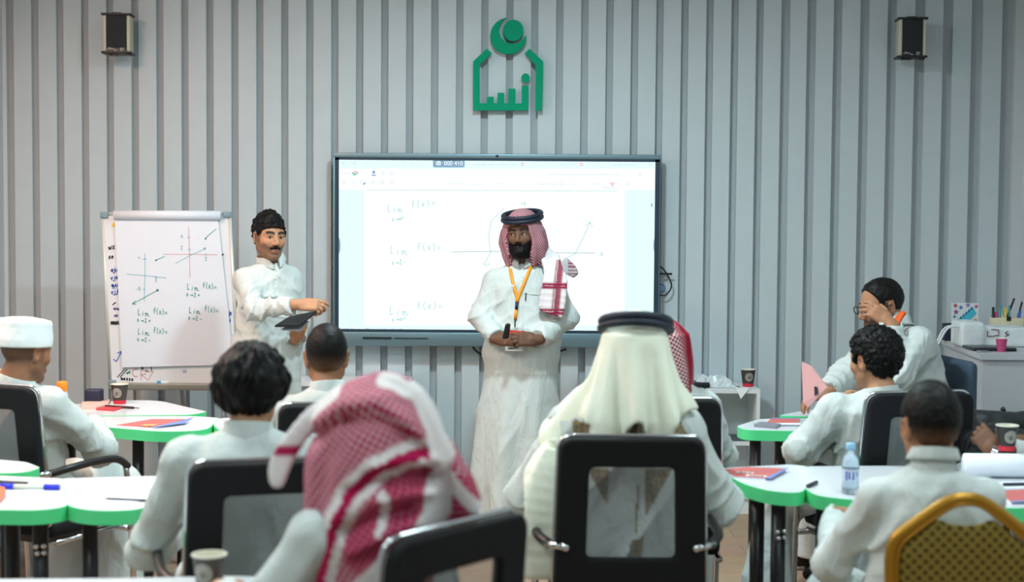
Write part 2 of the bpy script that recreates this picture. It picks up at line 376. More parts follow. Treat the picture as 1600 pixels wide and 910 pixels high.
# ================================================================== green wall emblem
M_green = mat('emblem_green', (0, 150, 112), .7, bump=(80, .03, .001), spec=.15)
LY = WALL_Y - .06
lc = at(794, 174, LY)
logo = empty('wall_emblem', 'green emblem of crescent, disc and house-shaped bar chart above the display', 'emblem', (lc.x, LY, lc.z))
def lp(u, v): q = at(680 + u/4.55, v/4.55, LY); return (q.x - lc.x, q.z - lc.z)
RX = Matrix.Rotation(math.pi/2, 4, 'X')
def logo_piece(name, poly):
    o = MB().prism([lp(*p) for p in poly], -.028, 0, RX).build(name, M_green, logo); fix(o); return o
cres = []
for k in range(33):
    a = math.radians(258 - (258 - (-0)) * 0 + 0)
o0 = (520, 256, 129); 
def ang(c, p): return math.degrees(math.atan2(p[1] - c[1], p[0] - c[0]))
# outer arc from the upper tip round the left and bottom to the right tip, then the inner arc back
tipA, tipB = (508, 127), (648, 250)
a0 = ang(o0, tipA); a1 = ang(o0, tipB)            # picture angles (y down)
if a0 < 0: a0 += 360
outer = [(o0[0] + o0[2]*math.cos(math.radians(t)), o0[1] + o0[2]*math.sin(math.radians(t))) for t in np.linspace(a0, a1 if a1 < a0 else a1, 40)]
i0 = (551, 215, 96)
b0 = ang(i0, tipB); b1 = ang(i0, tipA)
if b1 < 0: b1 += 360
inner = [(i0[0] + i0[2]*math.cos(math.radians(t)), i0[1] + i0[2]*math.sin(math.radians(t))) for t in np.linspace(b0 + 8, b1 - 8, 32)]
logo_piece('crescent', outer + [tipB] + inner + [tipA])
logo_piece('disc', [(555 + 73*math.cos(t), 216 + 76*math.sin(t)) for t in np.linspace(0, 2*math.pi, 41)[:-1]])
logo_piece('dot', [(642 + 30*math.cos(t), 555 + 33*math.sin(t)) for t in np.linspace(0, 2*math.pi, 31)[:-1]])
logo_piece('bar_chart_frame', [(270, 436), (368, 345), (402, 378), (317, 462), (317, 734), (367, 734), (367, 688), (417, 688), (417, 734), (443, 734), (443, 660), (491, 660), (491, 734), (520, 734), (520, 630), (571, 630), (571, 734), (615, 734), (615, 610), (664, 610), (662, 785), (270, 785)])
logo_piece('roof_bar', [(637, 378), (672, 345), (768, 438), (760, 787), (712, 787), (716, 466)])
b = MB()
for u, v in ((293, 600), (400, 760), (600, 760), (740, 600), (555, 216), (430, 300), (642, 555)):
    q = lp(u, v); b.tube([(q[0], 0.002, q[1]), (q[0], .062, q[1])], .005, 6)
tag(b.build('standoff_pin', mat('pin_steel', (150, 150, 150), .3, 1), logo), kind='stuff')

# ================================================================== wall speakers
def speaker(px, py, label, flip, rz):
    c = at(px, py, WALL_Y - .20)
    e = empty('wall_speaker', label, 'speaker', (c.x, c.y, c.z), rz, 'wall speakers beside the emblem')
    blk = MATS['black_plastic']
    MB().box((-.058, 0, -.108), (.058, .12, .108), bev=.006).build('cabinet', blk, e)
    cream = mat('speaker_side', (196, 196, 176), .5)
    for s in (-1, 1):
        MB().box((s*.058 - .001 if s > 0 else -.0775, .002, -.105), (.0775 if s > 0 else -.057, .11, .105), bev=.005).build('side_panel', cream, e)
    for z in (-.1105, .1105):
        MB().box((-.086, -.008, z - .006), (.086, .125, z + .006), bev=.003).build('end_cap', blk, e)
    MB().box((-.056, -.003, -.085), (.056, .001, .1)).build('grille', mat('speaker_grille', (24, 27, 32), .7, bump=(900, .5, .001)), e)
    bb = MB(); X = lambda u, v: (u, -.0045, -v)
    bb.ribbon(write('aRAxx', -.052, .094, .011, 0, .8) + write('MEAA', .022, .091, .007, 0, .8) + write('xxvw', .022, .1, .006, 0, .8) + write('wvz', -.01, .1, .007, 0, .8), .0022, X)
    tag(bb.build('lettering', mat('speaker_print', (200, 200, 192), .5), e), kind='stuff')
    bb = MB().box((-.056, -.0035, -.105), (.056, 0, -.085)); bb.build('name_plate', blk, e)
    bb = MB()
    for x in (-.045, -.015, .06): bb.box((x - .012, .01, -.127), (x + .012, .05, -.116))
    tag(bb.build('foot', blk, e), kind='stuff')
    bb = MB().tube([(0, .12, .0), (0, .19, .0)], .014, 8).box((-.03, .185, -.05), (.03, .199, .05)); bb.box((-.03, .02, .114), (.022, .1, .124)); tag(bb.build('mount', blk, e), kind='stuff')
speaker(181.7, 52, 'black wall speaker with cream sides on the left part of the slat wall', 1, math.radians(4))
speaker(1426, 58.5, 'black wall speaker with cream sides on the right part of the slat wall', -1, math.radians(-5))
# ================================================================== smooth solids (signed distances -> one continuous mesh)
def _axis(lo, hi, step, fines):
    out = [lo]; x = lo
    while x < hi:
        st = step
        for a, b, f in fines:
            if a - f <= x <= b: st = min(st, f)
            elif x < a and x + st > a: st = max(min(st, a - x), f)
        x += st; out.append(x)
    return np.array(out, np.float32)
class Solid:
    def __init__(s, lo, hi, step, fine=()):
        """fine: list of (lo3, hi3, step) boxes with a closer grid"""
        s.ax = [_axis(lo[i], hi[i], step, [(f[0][i], f[1][i], f[2]) for f in fine]) for i in range(3)]
        s.d = np.full([len(a) for a in s.ax], .4, np.float32)
    def _sub(s, lo, hi):
        sl = []; co = []
        for i in range(3):
            a = int(np.searchsorted(s.ax[i], lo[i])); b = int(np.searchsorted(s.ax[i], hi[i]))
            a = max(a - 1, 0); b = min(b + 1, len(s.ax[i])); sl.append(slice(a, b))
            sh = [1, 1, 1]; sh[i] = b - a; co.append(s.ax[i][a:b].reshape(sh))
        return tuple(sl), co
    def union(s, prim, k=.02):
        fn, lo, hi = prim; m = k + .012
        sl, co = s._sub([v - m for v in lo], [v + m for v in hi])
        if any(x.stop <= x.start for x in sl): return s
        a = s.d[sl]; b = fn(*co)
        h = np.clip(.5 + .5*(b - a)/k, 0, 1); s.d[sl] = a*h + b*(1 - h) - k*h*(1 - h); 
        return s
    def cut(s, prim, k=.01):
        fn, lo, hi = prim; m = k + .012
        sl, co = s._sub([v - m for v in lo], [v + m for v in hi])
        a = s.d[sl]; b = -fn(*co)
        h = np.clip(.5 - .5*(b - a)/k, 0, 1); s.d[sl] = a*h + b*(1 - h) + k*h*(1 - h)
        return s
    def both(s, fn, k=.01):
        sl, co = s._sub((-9,)*3, (9,)*3); a = s.d; b = np.broadcast_to(fn(*co), a.shape)
        h = np.clip(.5 - .5*(b - a)/k, 0, 1); s.d = (a*h + b*(1 - h) + k*h*(1 - h)).astype(np.float32); return s
    def shift(s, fn, lo=(-9,)*3, hi=(9,)*3):
        sl, co = s._sub(lo, hi); s.d[sl] = s.d[sl] + fn(*co); return s
    def mesh(s, name, smooth=1, col=None, extra=None):
        d = s.d; sg = d < 0
        c = np.zeros([n - 1 for n in d.shape], np.uint8)
        for i in (0, 1):
            for j in (0, 1):
                for k in (0, 1): c += sg[i:i + c.shape[0], j:j + c.shape[1], k:k + c.shape[2]]
        act = (c > 0) & (c < 8); I, J, K = np.nonzero(act); n = len(I)
        idx = np.full(act.shape, -1, np.int32); idx[act] = np.arange(n, dtype=np.int32)
        cor = [(i, j, k) for i in (0, 1) for j in (0, 1) for k in (0, 1)]
        val = [d[I + i, J + j, K + k] for i, j, k in cor]
        P = np.zeros((n, 3), np.float32); cnt = np.zeros(n, np.float32)
        for a in range(8):
            for ax in range(3):
                if cor[a][ax]: continue
                e = list(cor[a]); e[ax] = 1; b = cor.index(tuple(e)); va, vb = val[a], val[b]
                m = (va < 0) != (vb < 0); t = np.where(m, va/np.where(m, va - vb, 1), 0)
                for q in range(3): P[:, q] += np.where(m, cor[a][q] + (t if q == ax else 0), 0)
                cnt += m
        P /= cnt[:, None]
        for q, ii in enumerate((I, J, K)):
            A = s.ax[q]; P[:, q] = A[ii] + P[:, q]*(A[ii + 1] - A[ii])
        F = []
        X = sg[:-1] != sg[1:]; X[:, 0] = X[:, -1] = False; X[:, :, 0] = X[:, :, -1] = False
        i, j, k = np.nonzero(X); q = np.stack([idx[i, j - 1, k - 1], idx[i, j, k - 1], idx[i, j, k], idx[i, j - 1, k]], 1)
        f = ~sg[i, j, k]; q[f] = q[f][:, ::-1]; F.append(q)
        Y = sg[:, :-1] != sg[:, 1:]; Y[0] = Y[-1] = False; Y[:, :, 0] = Y[:, :, -1] = False
        i, j, k = np.nonzero(Y); q = np.stack([idx[i - 1, j, k - 1], idx[i - 1, j, k], idx[i, j, k], idx[i, j, k - 1]], 1)
        f = ~sg[i, j, k]; q[f] = q[f][:, ::-1]; F.append(q)
        Z = sg[:, :, :-1] != sg[:, :, 1:]; Z[0] = Z[-1] = False; Z[:, 0] = Z[:, -1] = False
        i, j, k = np.nonzero(Z); q = np.stack([idx[i - 1, j - 1, k], idx[i, j - 1, k], idx[i, j, k], idx[i - 1, j, k]], 1)
        f = ~sg[i, j, k]; q[f] = q[f][:, ::-1]; F.append(q)
        F = np.concatenate(F); F = F[(F >= 0).all(1)]
        for _ in range(smooth):
            acc = np.zeros((n, 3), np.float64); w = np.zeros(n)
            for a, b in ((0, 1), (1, 2), (2, 3), (3, 0)):
                for u, v in ((a, b), (b, a)):
                    for q in range(3): acc[:, q] += np.bincount(F[:, u], P[F[:, v], q], n)
                    w += np.bincount(F[:, u], minlength=n)
            w[w == 0] = 1; P = (P*.5 + (acc/w[:, None])*.5).astype(np.float32)
        me = bpy.data.meshes.new(name); m = len(F)
        me.vertices.add(n); me.vertices.foreach_set('co', P.ravel())
        me.loops.add(4*m); me.loops.foreach_set('vertex_index', F.astype(np.int32).ravel())
        me.polygons.add(m); me.polygons.foreach_set('loop_start', np.arange(0, 4*m, 4, dtype=np.int32))
        me.polygons.foreach_set('use_smooth', np.ones(m, bool)); me.update(calc_edges=True)
        if col is not None:
            cc = col(P) if callable(col) else np.tile(np.array(col, np.float32), (n, 1))
            at_ = me.color_attributes.new('Col', 'FLOAT_COLOR', 'POINT'); at_.data.foreach_set('color', np.concatenate([cc, np.ones((n, 1))], 1).astype(np.float32).ravel())
        if extra:
            for nm, fn in extra.items():
                cc = fn(P); a2 = me.color_attributes.new(nm, 'FLOAT_COLOR', 'POINT'); a2.data.foreach_set('color', np.concatenate([cc, np.ones((n, 1))], 1).astype(np.float32).ravel())
        return me
def A3(v): return np.array(v, np.float32)
def cone(a, b, ra, rb):
    a = A3(a); b = A3(b); ba = b - a; L2 = float(ba @ ba) + 1e-9
    def fn(X, Y, Z):
        x, y, z = X - a[0], Y - a[1], Z - a[2]; t = np.clip((x*ba[0] + y*ba[1] + z*ba[2])/L2, 0, 1)
        return np.sqrt((x - t*ba[0])**2 + (y - t*ba[1])**2 + (z - t*ba[2])**2) - (ra + t*(rb - ra))
    r = max(ra, rb); return fn, np.minimum(a, b) - r, np.maximum(a, b) + r
def sleeve(a, b, ra, rb):
    """cone with flat ends"""
    a = A3(a); b = A3(b); ba = b - a; L = float(np.linalg.norm(ba)); u = ba/L
    def fn(X, Y, Z):
        x, y, z = X - a[0], Y - a[1], Z - a[2]; t = x*u[0] + y*u[1] + z*u[2]
        rad = np.sqrt(np.maximum(x*x + y*y + z*z - t*t, 0)) - (ra + np.clip(t/L, 0, 1)*(rb - ra))
        return np.maximum(rad, np.maximum(-t, t - L))
    r = max(ra, rb); return fn, np.minimum(a, b) - r, np.maximum(a, b) + r
def frame(prim, R, t):
    """put a primitive given in its own axes into the person's; R columns are the axes"""
    fn, lo, hi = prim; R = np.array(R, np.float32); t = A3(t)
    def g(X, Y, Z):
        x, y, z = X - t[0], Y - t[1], Z - t[2]
        return fn(x*R[0, 0] + y*R[1, 0] + z*R[2, 0], x*R[0, 1] + y*R[1, 1] + z*R[2, 1], x*R[0, 2] + y*R[1, 2] + z*R[2, 2])
    cs = np.array([[(lo, hi)[i][0], (lo, hi)[j][1], (lo, hi)[k][2]] for i in (0, 1) for j in (0, 1) for k in (0, 1)]) @ R.T + t
    return g, cs.min(0), cs.max(0)
def ell(c, r):
    c = A3(c); r = A3(r)
    def fn(X, Y, Z):
        x, y, z = X - c[0], Y - c[1], Z - c[2]
        k0 = np.sqrt((x/r[0])**2 + (y/r[1])**2 + (z/r[2])**2); k1 = np.sqrt((x/r[0]**2)**2 + (y/r[1]**2)**2 + (z/r[2]**2)**2) + 1e-6
        return k0*(k0 - 1)/k1
    return fn, c - r, c + r
def rbox(c, h, r):
    c = A3(c); h = A3(h) - r
    def fn(X, Y, Z):
        x, y, z = np.abs(X - c[0]) - h[0], np.abs(Y - c[1]) - h[1], np.abs(Z - c[2]) - h[2]
        return np.sqrt(np.maximum(x, 0)**2 + np.maximum(y, 0)**2 + np.maximum(z, 0)**2) + np.minimum(np.maximum(x, np.maximum(y, z)), 0) - r
    return fn, c - h - r, c + h + r
def loft(sec, p=2.0):
    """sections (z, cx, cy, rx, ry) joined along z"""
    S = np.array(sorted(sec), np.float32)
    def fn(X, Y, Z):
        f = lambda i: np.interp(Z.ravel(), S[:, 0], S[:, i]).reshape(Z.shape).astype(np.float32)
        rx, ry = f(3), f(4)
        q = ((np.abs(X - f(1))/rx)**p + (np.abs(Y - f(2))/ry)**p + 1e-9)**(1/p) - 1
        return np.maximum(q*np.minimum(rx, ry), np.maximum(S[0, 0] - Z, Z - S[-1, 0]))
    return fn, A3([(S[:, 1] - S[:, 3]).min(), (S[:, 2] - S[:, 4]).min(), S[0, 0]]), A3([(S[:, 1] + S[:, 3]).max(), (S[:, 2] + S[:, 4]).max(), S[-1, 0]])
def sheet(pts, w, t):
    """a strip of cloth: pts [(x,y,z)], w half widths, t thickness, widthways vector given per point as 4th..6th value"""
    prims = []
    for a, b, wa, wb in zip(pts[:-1], pts[1:], w[:-1], w[1:]):
        A = np.array(a[:3]); B = np.array(b[:3]); ax = B - A; L = np.linalg.norm(ax); u = ax/L
        v = np.array(a[3:6], float) + np.array(b[3:6], float); v = v - u*(v @ u); v /= np.linalg.norm(v); nrm = np.cross(v, u)
        R = np.stack([v, nrm, u], 1); hw = lambda Z, wa=wa, wb=wb, L=L: wa + np.clip(Z/L, 0, 1)*(wb - wa)
        def fn(X, Y, Z, hw=hw, L=L):
            x = np.abs(X) - hw(Z); y = np.abs(Y) - t*.5; z = np.abs(Z - L/2) - L/2
            return np.sqrt(np.maximum(x, 0)**2 + np.maximum(y, 0)**2 + np.maximum(z, 0)**2) + np.minimum(np.maximum(x, np.maximum(y, z)), 0) - t*.5
        m = max(wa, wb) + t
        prims.append(frame((fn, A3([-m, -t*1.2, -t]), A3([m, t*1.2, L + t])), R, A))
    return prims
def noise(X, Y, Z, f=20.0, seed=0):
    a = np.sin(f*(X*1.0 + Y*.63 + Z*.31) + seed*1.7) + np.sin(f*1.13*(-X*.52 + Y*1.0 + Z*.41) + seed*2.9 + 1)
    b = np.sin(f*.93*(X*.33 - Y*.47 + Z*1.0) + seed*4.1 + 2) + np.sin(f*1.61*(X*.71 + Y*.35 - Z*.62) + seed*.7 + 3)*.7
    return (a + b)*.27
_LAT = np.random.RandomState(11).rand(32, 32, 32).astype(np.float32)*2 - 1
def vnoise(X, Y, Z, f=100.0, seed=0):
    X, Y, Z = np.broadcast_arrays(X*f + 7.3*seed, Y*f + 3.1*seed, Z*f + 5.7*seed)
    i, j, k = (np.floor(q).astype(np.int32) for q in (X, Y, Z)); u, v, w = X - i, Y - j, Z - k
    u, v, w = (q*q*(3 - 2*q) for q in (u, v, w)); i0, j0, k0 = i & 31, j & 31, k & 31; i1, j1, k1 = (i + 1) & 31, (j + 1) & 31, (k + 1) & 31
    L_ = _LAT
    a = L_[i0, j0, k0]*(1 - u) + L_[i1, j0, k0]*u; b = L_[i0, j1, k0]*(1 - u) + L_[i1, j1, k0]*u
    c = L_[i0, j0, k1]*(1 - u) + L_[i1, j0, k1]*u; d = L_[i0, j1, k1]*(1 - u) + L_[i1, j1, k1]*u
    return ((a*(1 - v) + b*v)*(1 - w) + (c*(1 - v) + d*v)*w).astype(np.float32)
def rot(yaw=0, pitch=0, roll=0):
    """columns = right, forward, up; yaw left, pitch up, roll to the right side"""
    M = Matrix.Rotation(math.radians(yaw), 3, 'Z') @ Matrix.Rotation(math.radians(pitch), 3, 'X') @ Matrix.Rotation(math.radians(roll), 3, 'Y')
    return np.array(M)
def basis(fwd, up):
    f = np.array(fwd, float); f /= np.linalg.norm(f); u = np.array(up, float); u -= f*(u @ f); u /= np.linalg.norm(u)
    return np.stack([np.cross(f, u), f, u], 1)          # right, forward, up
# ================================================================== people: builders
from mathutils.bvhtree import BVHTree
M_skin = mat('skin', (170, 120, 90), .6, spec=.3, attr='Col', bump=(220, .12, .001), var=.04)
M_hair = mat('hair', (20, 18, 18), .5, attr='Col', bump=(300, .35, .002), spec=.16)
def cloth_mat(name, col, rough=.8, attr=None, fold=.35):
    """woven cloth: soft drawn-out creases as fine relief"""
    m = mat(name, col, rough, attr=attr, spec=.12); nt = m.node_tree; N = nt.nodes; L = nt.links
    tc = N.new('ShaderNodeTexCoord'); mp = N.new('ShaderNodeMapping'); mp.inputs['Scale'].default_value = (12, 12, 5); mp.inputs['Rotation'].default_value = (.3, .25, .2)
    n = N.new('ShaderNodeTexNoise'); n.inputs['Scale'].default_value = 1.4; n.inputs['Detail'].default_value = 3; n.inputs['Distortion'].default_value = .8
    b = N.new('ShaderNodeBump'); b.inputs['Strength'].default_value = fold; b.inputs['Distance'].default_value = .03
    L.new(tc.outputs['Object'], mp.inputs[0]); L.new(mp.outputs[0], n.inputs['Vector']); L.new(n.outputs['Fac'], b.inputs['Height'])
    L.new(b.outputs[0], N['Principled BSDF'].inputs['Normal'])
    return m
M_thobe = cloth_mat('white_thobe_cloth', (198, 205, 203), rough=.92, fold=.36)
M_thobe_col = cloth_mat('printed_white_cloth', (198, 205, 203), rough=.92, attr='Col', fold=.34)
M_ivory = cloth_mat('ivory_headcloth', (238, 240, 222), fold=.15)
def shemagh_mat(name, red, white, scale):
    m = mat(name, white, .9, spec=.12); nt = m.node_tree; N = nt.nodes; L = nt.links; P = N['Principled BSDF']
    a = N.new('ShaderNodeAttribute'); a.attribute_name = 'tint'; s = N.new('ShaderNodeSeparateColor'); L.new(a.outputs['Color'], s.inputs[0])
    tc = N.new('ShaderNodeTexCoord'); mp = N.new('ShaderNodeMapping'); mp.inputs['Rotation'].default_value = (0, 0, .3); mp.inputs['Location'].default_value = (0, 0, .5/scale)
    pu = N.new('ShaderNodeAttribute'); pu.attribute_name = 'puv'; L.new(pu.outputs['Vector'], mp.inputs[0])
    ck = N.new('ShaderNodeTexChecker'); ck.inputs['Scale'].default_value = scale; ck.inputs['Color1'].default_value = (1, 1, 1, 1); ck.inputs['Color2'].default_value = (0, 0, 0, 1); L.new(mp.outputs[0], ck.inputs['Vector'])
    nz = N.new('ShaderNodeTexNoise'); nz.inputs['Scale'].default_value = 30; L.new(tc.outputs['Object'], nz.inputs['Vector'])
    r_ = (*lin(red), 1); w_ = (*lin(white), 1); pk = tuple(.62*x + .38*y for x, y in zip(r_, w_))
    m1 = N.new('ShaderNodeMix'); m1.data_type = 'RGBA'; m1.inputs[6].default_value = r_; m1.inputs[7].default_value = pk; L.new(ck.outputs['Fac'], m1.inputs[0])
    m0 = N.new('ShaderNodeMix'); m0.data_type = 'RGBA'; m0.inputs[7].default_value = w_; L.new(m1.outputs[2], m0.inputs[6])
    # blue channel: how much white shows between the checks
    mm = N.new('ShaderNodeMath'); mm.operation = 'MULTIPLY'; L.new(ck.outputs['Fac'], mm.inputs[0]); L.new(s.outputs[2], mm.inputs[1]); L.new(mm.outputs[0], m0.inputs[0])
    m2 = N.new('ShaderNodeMix'); m2.data_type = 'RGBA'; m2.inputs[6].default_value = w_; L.new(s.outputs[0], m2.inputs[0]); L.new(m0.outputs[2], m2.inputs[7])
    m3 = N.new('ShaderNodeMix'); m3.data_type = 'RGBA'; m3.inputs[7].default_value = r_; L.new(s.outputs[1], m3.inputs[0]); L.new(m2.outputs[2], m3.inputs[6])
    L.new(m3.outputs[2], P.inputs['Base Color'])
    b = N.new('ShaderNodeBump'); b.inputs['Strength'].default_value = .25; b.inputs['Distance'].default_value = .004; L.new(ck.outputs['Fac'], b.inputs['Height']); L.new(b.outputs[0], P.inputs['Normal'])
    return m
def puv(c=(0, 0, 0), R=.13):
    def f(p):
        x, y, z = p[:, 0] - c[0], p[:, 1] - c[1], p[:, 2] - c[2]; a = np.arctan2(x, -y)
        pol = np.arctan2(np.hypot(x, y), z); v = np.where(z > 0, R*pol, R*math.pi/2 - z); sx = np.clip(np.sin(pol), .25, 1)*(z > 0) + (z <= 0)
        return np.stack([a*R*np.where(z > 0, np.maximum(sx, .6), 1), v, np.zeros(len(p))], 1)
    return f
SK = {'light': (184, 136, 104), 'tan': (172, 124, 94), 'mid': (152, 106, 78), 'deep': (108, 76, 58)}

def blend(a, b, f): return a*(1 - f[:, None]) + np.array(b)*f[:, None]
def sst(x, a, b):
    t = np.clip((x - a)/(b - a), 0, 1); return t*t*(3 - 2*t)

class Person:
    def __init__(s, label, px, Y, yaw, skin='tan', name='person'):
        q = at(px, 455, Y); s.root = np.array([q.x, Y, 0.0]); s.yaw = yaw
        s.o = empty(name, label, 'person', s.root, math.radians(yaw))
        s.R = np.array(Matrix.Rotation(math.radians(yaw), 3, 'Z')); s.skin = np.array(lin(SK[skin])); s.parts = {}
    def J(s, px, py, Y): return s.R.T @ (np.array(at(px, py, Y)) - s.root)      # a picture point at a depth, in the person's own axes
    def V(s, x, y, z): return s.R.T @ np.array([x, y, z], float)                # a world direction in the person's own axes
    def link(s, name, me, m, parent=None):
        o = link(name, me, m, parent or s.o); s.parts[name] = o; return o
    # ---- head
    def set_head(s, pos, yaw=0, pitch=0, roll=0, size=1.0):
        s.hp = np.array(pos, float); s.hR = rot(yaw, pitch, roll); s.hs = size
    def fit(s, J, drop=.112, sh=.09):
        """seat the neck under the head and hang the shoulders from it"""
        nk = s.hp + s.hR @ np.array((0, -.03, 0)) + np.array((0, -.012, -drop*s.hs)); d = nk - np.array(J['nk']); d[0] *= .8
        J['nk'] = np.array(J['nk']) + d
        for q in 'LR':
            v = np.array(J['sh' + q], float); v[0] += d[0]*.7; v[1] += d[1]*.7; v[2] = J['nk'][2] - sh; J['sh' + q] = v
        return J
    def hl(s, P): return ((P - s.hp) @ s.hR)/s.hs
    def head_obj(s, name, me, m, parent=None):
        o = s.link(name, me, m, parent)
        M = Matrix([list(r) for r in s.hR]).to_4x4(); M.translation = s.hp
        o.matrix_local = M @ Matrix.Scale(s.hs, 4); return o
    def add_head(s, S, ear=1.0, jaw=1.0):
        h = s.hs; R, t = s.hR, s.hp
        def sc3(v): return tuple(np.array(v)*h)
        U = lambda p, k=.02: S.union(frame(p, R, t), k*h); X = lambda p, k=.008: S.cut(frame(p, R, t), k*h)
        E = lambda c, r: ell(sc3(c), sc3(r)); K = lambda a, b, ra, rb: cone(sc3(a), sc3(b), ra*h, rb*h)
        U(E((0, -.012, .028), (.074, .094, .087)), .01); U(E((0, .02, -.034), (.059*jaw, .066, .079)), .03)
        for q in (-1, 1):
            U(K((q*.05*jaw, .0, -.055), (q*.012, .06, -.097), .018, .016), .025); U(E((q*.038, .052, -.022), (.024, .03, .027)), .02)
        U(E((0, .066, -.098), (.021*jaw, .019, .016)), .015)
        U(K((-.04, .066, .021), (.04, .066, .021), .0135, .0135), .018)
        for q in (-1, 1): X(E((q*.031, .096, .002), (.0165, .019, .0095)), .01)
        for q in (-1, 1):
            for a_, b_ in (((q*.016, .0745, .004), (q*.024, .0785, .0122)), ((q*.024, .0785, .0122), (q*.036, .077, .0122)), ((q*.036, .077, .0122), (q*.048, .068, .003))): U(K(a_, b_, .0045, .0045), .004)
            for a_, b_ in (((q*.017, .0745, .0), (q*.03, .076, -.0088)), ((q*.03, .076, -.0088), (q*.047, .069, .0))): U(K(a_, b_, .004, .004), .004)
        U(K((0, .081, .012), (0, .104, -.027), .0075, .0115), .012)
        for q in (-1, 1): U(E((q*.0125, .094, -.033), (.0085, .011, .0075)), .006)
        U(K((-.019, .082, -.062), (.019, .082, -.062), .0055, .0055), .006); U(E((0, .087, -.0605), (.012, .007, .005)), .006)
        U(K((-.015, .083, -.0725), (.015, .083, -.0725), .0068, .0068), .006)
        for q in (-1, 1):
            e = frame(ell((0, 0, 0), sc3((.0085, .0195*ear, .0325*ear))), rot(-q*22, 0, 0) @ rot(0, -8, q*8), sc3((q*.0775, -.012, -.006)))
            S.union(frame(e, R, t), .008*h)
            e = frame(ell((0, 0, 0), sc3((.008, .011*ear, .02*ear))), rot(-q*22, 0, 0), sc3((q*.086, -.008, -.004))); S.cut(frame(e, R, t), .006*h)
    def face_col(s, beard=0.0, brow=1.0, stubble=0.0, mous=None, hairc=(.012, .011, .011), scalp=None, lips=(150, 92, 84)):
        def f(P):
            p = s.hl(P); x, y, z = np.abs(p[:, 0]), p[:, 1], p[:, 2]; n = len(P)
            c = np.tile(s.skin, (n, 1)); v = 1 + .07*noise(P[:, 0], P[:, 1], P[:, 2], 60, 2); c = c*v[:, None]
            inh = (z > -.16) & (z < .15) & (x < .1) & (np.abs(y) < .13)
            red = np.exp(-((x - .042)/.02)**2 - ((z + .03)/.022)**2)*(y > .03)*.22; c = blend(c, s.skin*np.array([1.12, .78, .7]), red*inh)
            ew = np.exp(-(((x - .031)/.019)**2 + ((z - .004)/.012)**2)**2)*(y > .05); c = blend(c, s.skin*.45, ew*.75*inh)
            zb = .0222 + .006*np.sin(np.clip((x - .008)/.045, 0, 1)*math.pi*.9); bw = sst(x, .007, .013)*(1 - sst(x, .048, .056))*np.exp(-((z - zb)/(.0058*max(brow, 1)))**4)*(y > .045)
            c = blend(c, hairc, np.clip(bw*brow, 0, 1)*inh)
            lp_ = np.exp(-((x/.02)**4))*sst(z, -.080, -.0755)*(1 - sst(z, -.0625, -.059))*(y > .07)
            lc_ = np.array(lin(lips)); 
            jl = -.03 - .028*np.clip((.055 - x)/.04, 0, 1)                      # upper edge of the beard over the cheek
            bd = np.clip(sst(-z, -jl - .008, -jl + .008), 0, 1)*sst(y, -.035, -.01)*(1 - sst(-z, .105, .135)*(y < .04))
            sb = sst(x, .052, .06)*sst(y, -.005, .008)*(1 - sst(y, .028, .042))*(1 - sst(z, .02, .03))*(z > -.06)
            mu = np.exp(-((x/.032)**6))*sst(z, -.06, -.055)*(1 - sst(z, -.048, -.043))*(y > .06)
            low = np.exp(-(x/.02)**4)*np.exp(-((z + .083)/.006)**2)*(y > .06)*.5
            m = np.clip(np.maximum(np.maximum(bd, sb), mu)*(1 - lp_*.95), 0, 1)
            c = blend(c, hairc, m*beard*inh)
            c = blend(c, np.array(hairc)*2.2, np.maximum(bd, sb)*(1 - lp_)*stubble*inh); c = blend(c, hairc, np.maximum(mu, low)*(1 - lp_)*(np.clip(stubble*1.5, 0, 1) if mous is None else mous)*inh)
            c = blend(c, lc_, lp_*.85*inh)
            seam = np.exp(-((z + .067)/.0022)**2)*(x < .023)*(y > .07); c = blend(c, lc_*.25, seam*.8*inh)
            nos = np.exp(-((x - .009)/.005)**2 - ((z + .0405)/.003)**2)*(y > .085); c = blend(c, s.skin*.25, nos*.8*inh)
            c = blend(c, lin(38, 32, 30), (P[:, 2] < .11)*1.0)
            if scalp is not None:
                c = blend(c, scalp[0], np.clip(scalp[1](p), 0, 1)*inh)
            return c
        return f
    def eyes(s, gaze=(0, 0), r=.0118):
        for q in (-1, 1):
            b = MB(); b.lathe([(r*math.sin(a), -r*math.cos(a)) for a in np.linspace(.05, math.pi - .05, 12)], 16, Matrix.Translation((q*.031, .0695, .003)))
            o = s.head_obj('eye', b.mesh('eye'), mat('eye_white', (168, 160, 156), .3))
            g = Vector((math.sin(math.radians(gaze[0])), math.cos(math.radians(gaze[0])), math.sin(math.radians(gaze[1])))).normalized()
            b = MB(); M = Matrix.Translation(Vector((q*.031, .0695, .003)) + g*(r*.74)) @ g.to_track_quat('Z', 'Y').to_matrix().to_4x4()
            b.lathe([(.006, 0), (.0056, .0022), (.004, .0034), (.001, .0038)], 14, M); b.build('iris', mat('iris_dark', (34, 22, 16), .15), o)
    # ---- hair, in head axes
    def hair(s, ts=.012, tb=.014, tt=.02, amp=.004, freq=120, zb=None, step=.0045, col=None, name='hair', cz=.034, extra=(), smooth=1, ridge=None, m=None, fz=.0):
        S = Solid((-.14, -.17, -.13), (.14, .15, .2), step)
        S.union(ell((0, -.013, cz), (.074 + ts, .094 + tb, .087 + tt)), .005)
        for e in extra: S.union(e, .02)
        xs, ys = zb or ([-.12, -.05, -.033, -.027, .013, .018, .034, .042, .06, .085], [-.066, -.06, -.03, .028, .03, -.004, -.002, .045, .058, .066])
        if amp: S.shift(lambda X, Y, Z: amp*(1.5*vnoise(X, Y, Z, freq, 3) + .8*vnoise(X, Y, Z, freq*1.9, 5)))
        if ridge: S.shift(ridge)
        S.both(lambda X, Y, Z: (np.interp(Y.ravel(), xs, ys).reshape(Y.shape) + fz*np.abs(X)) - Z, .008)
        hc = np.array(lin(13, 12, 13))
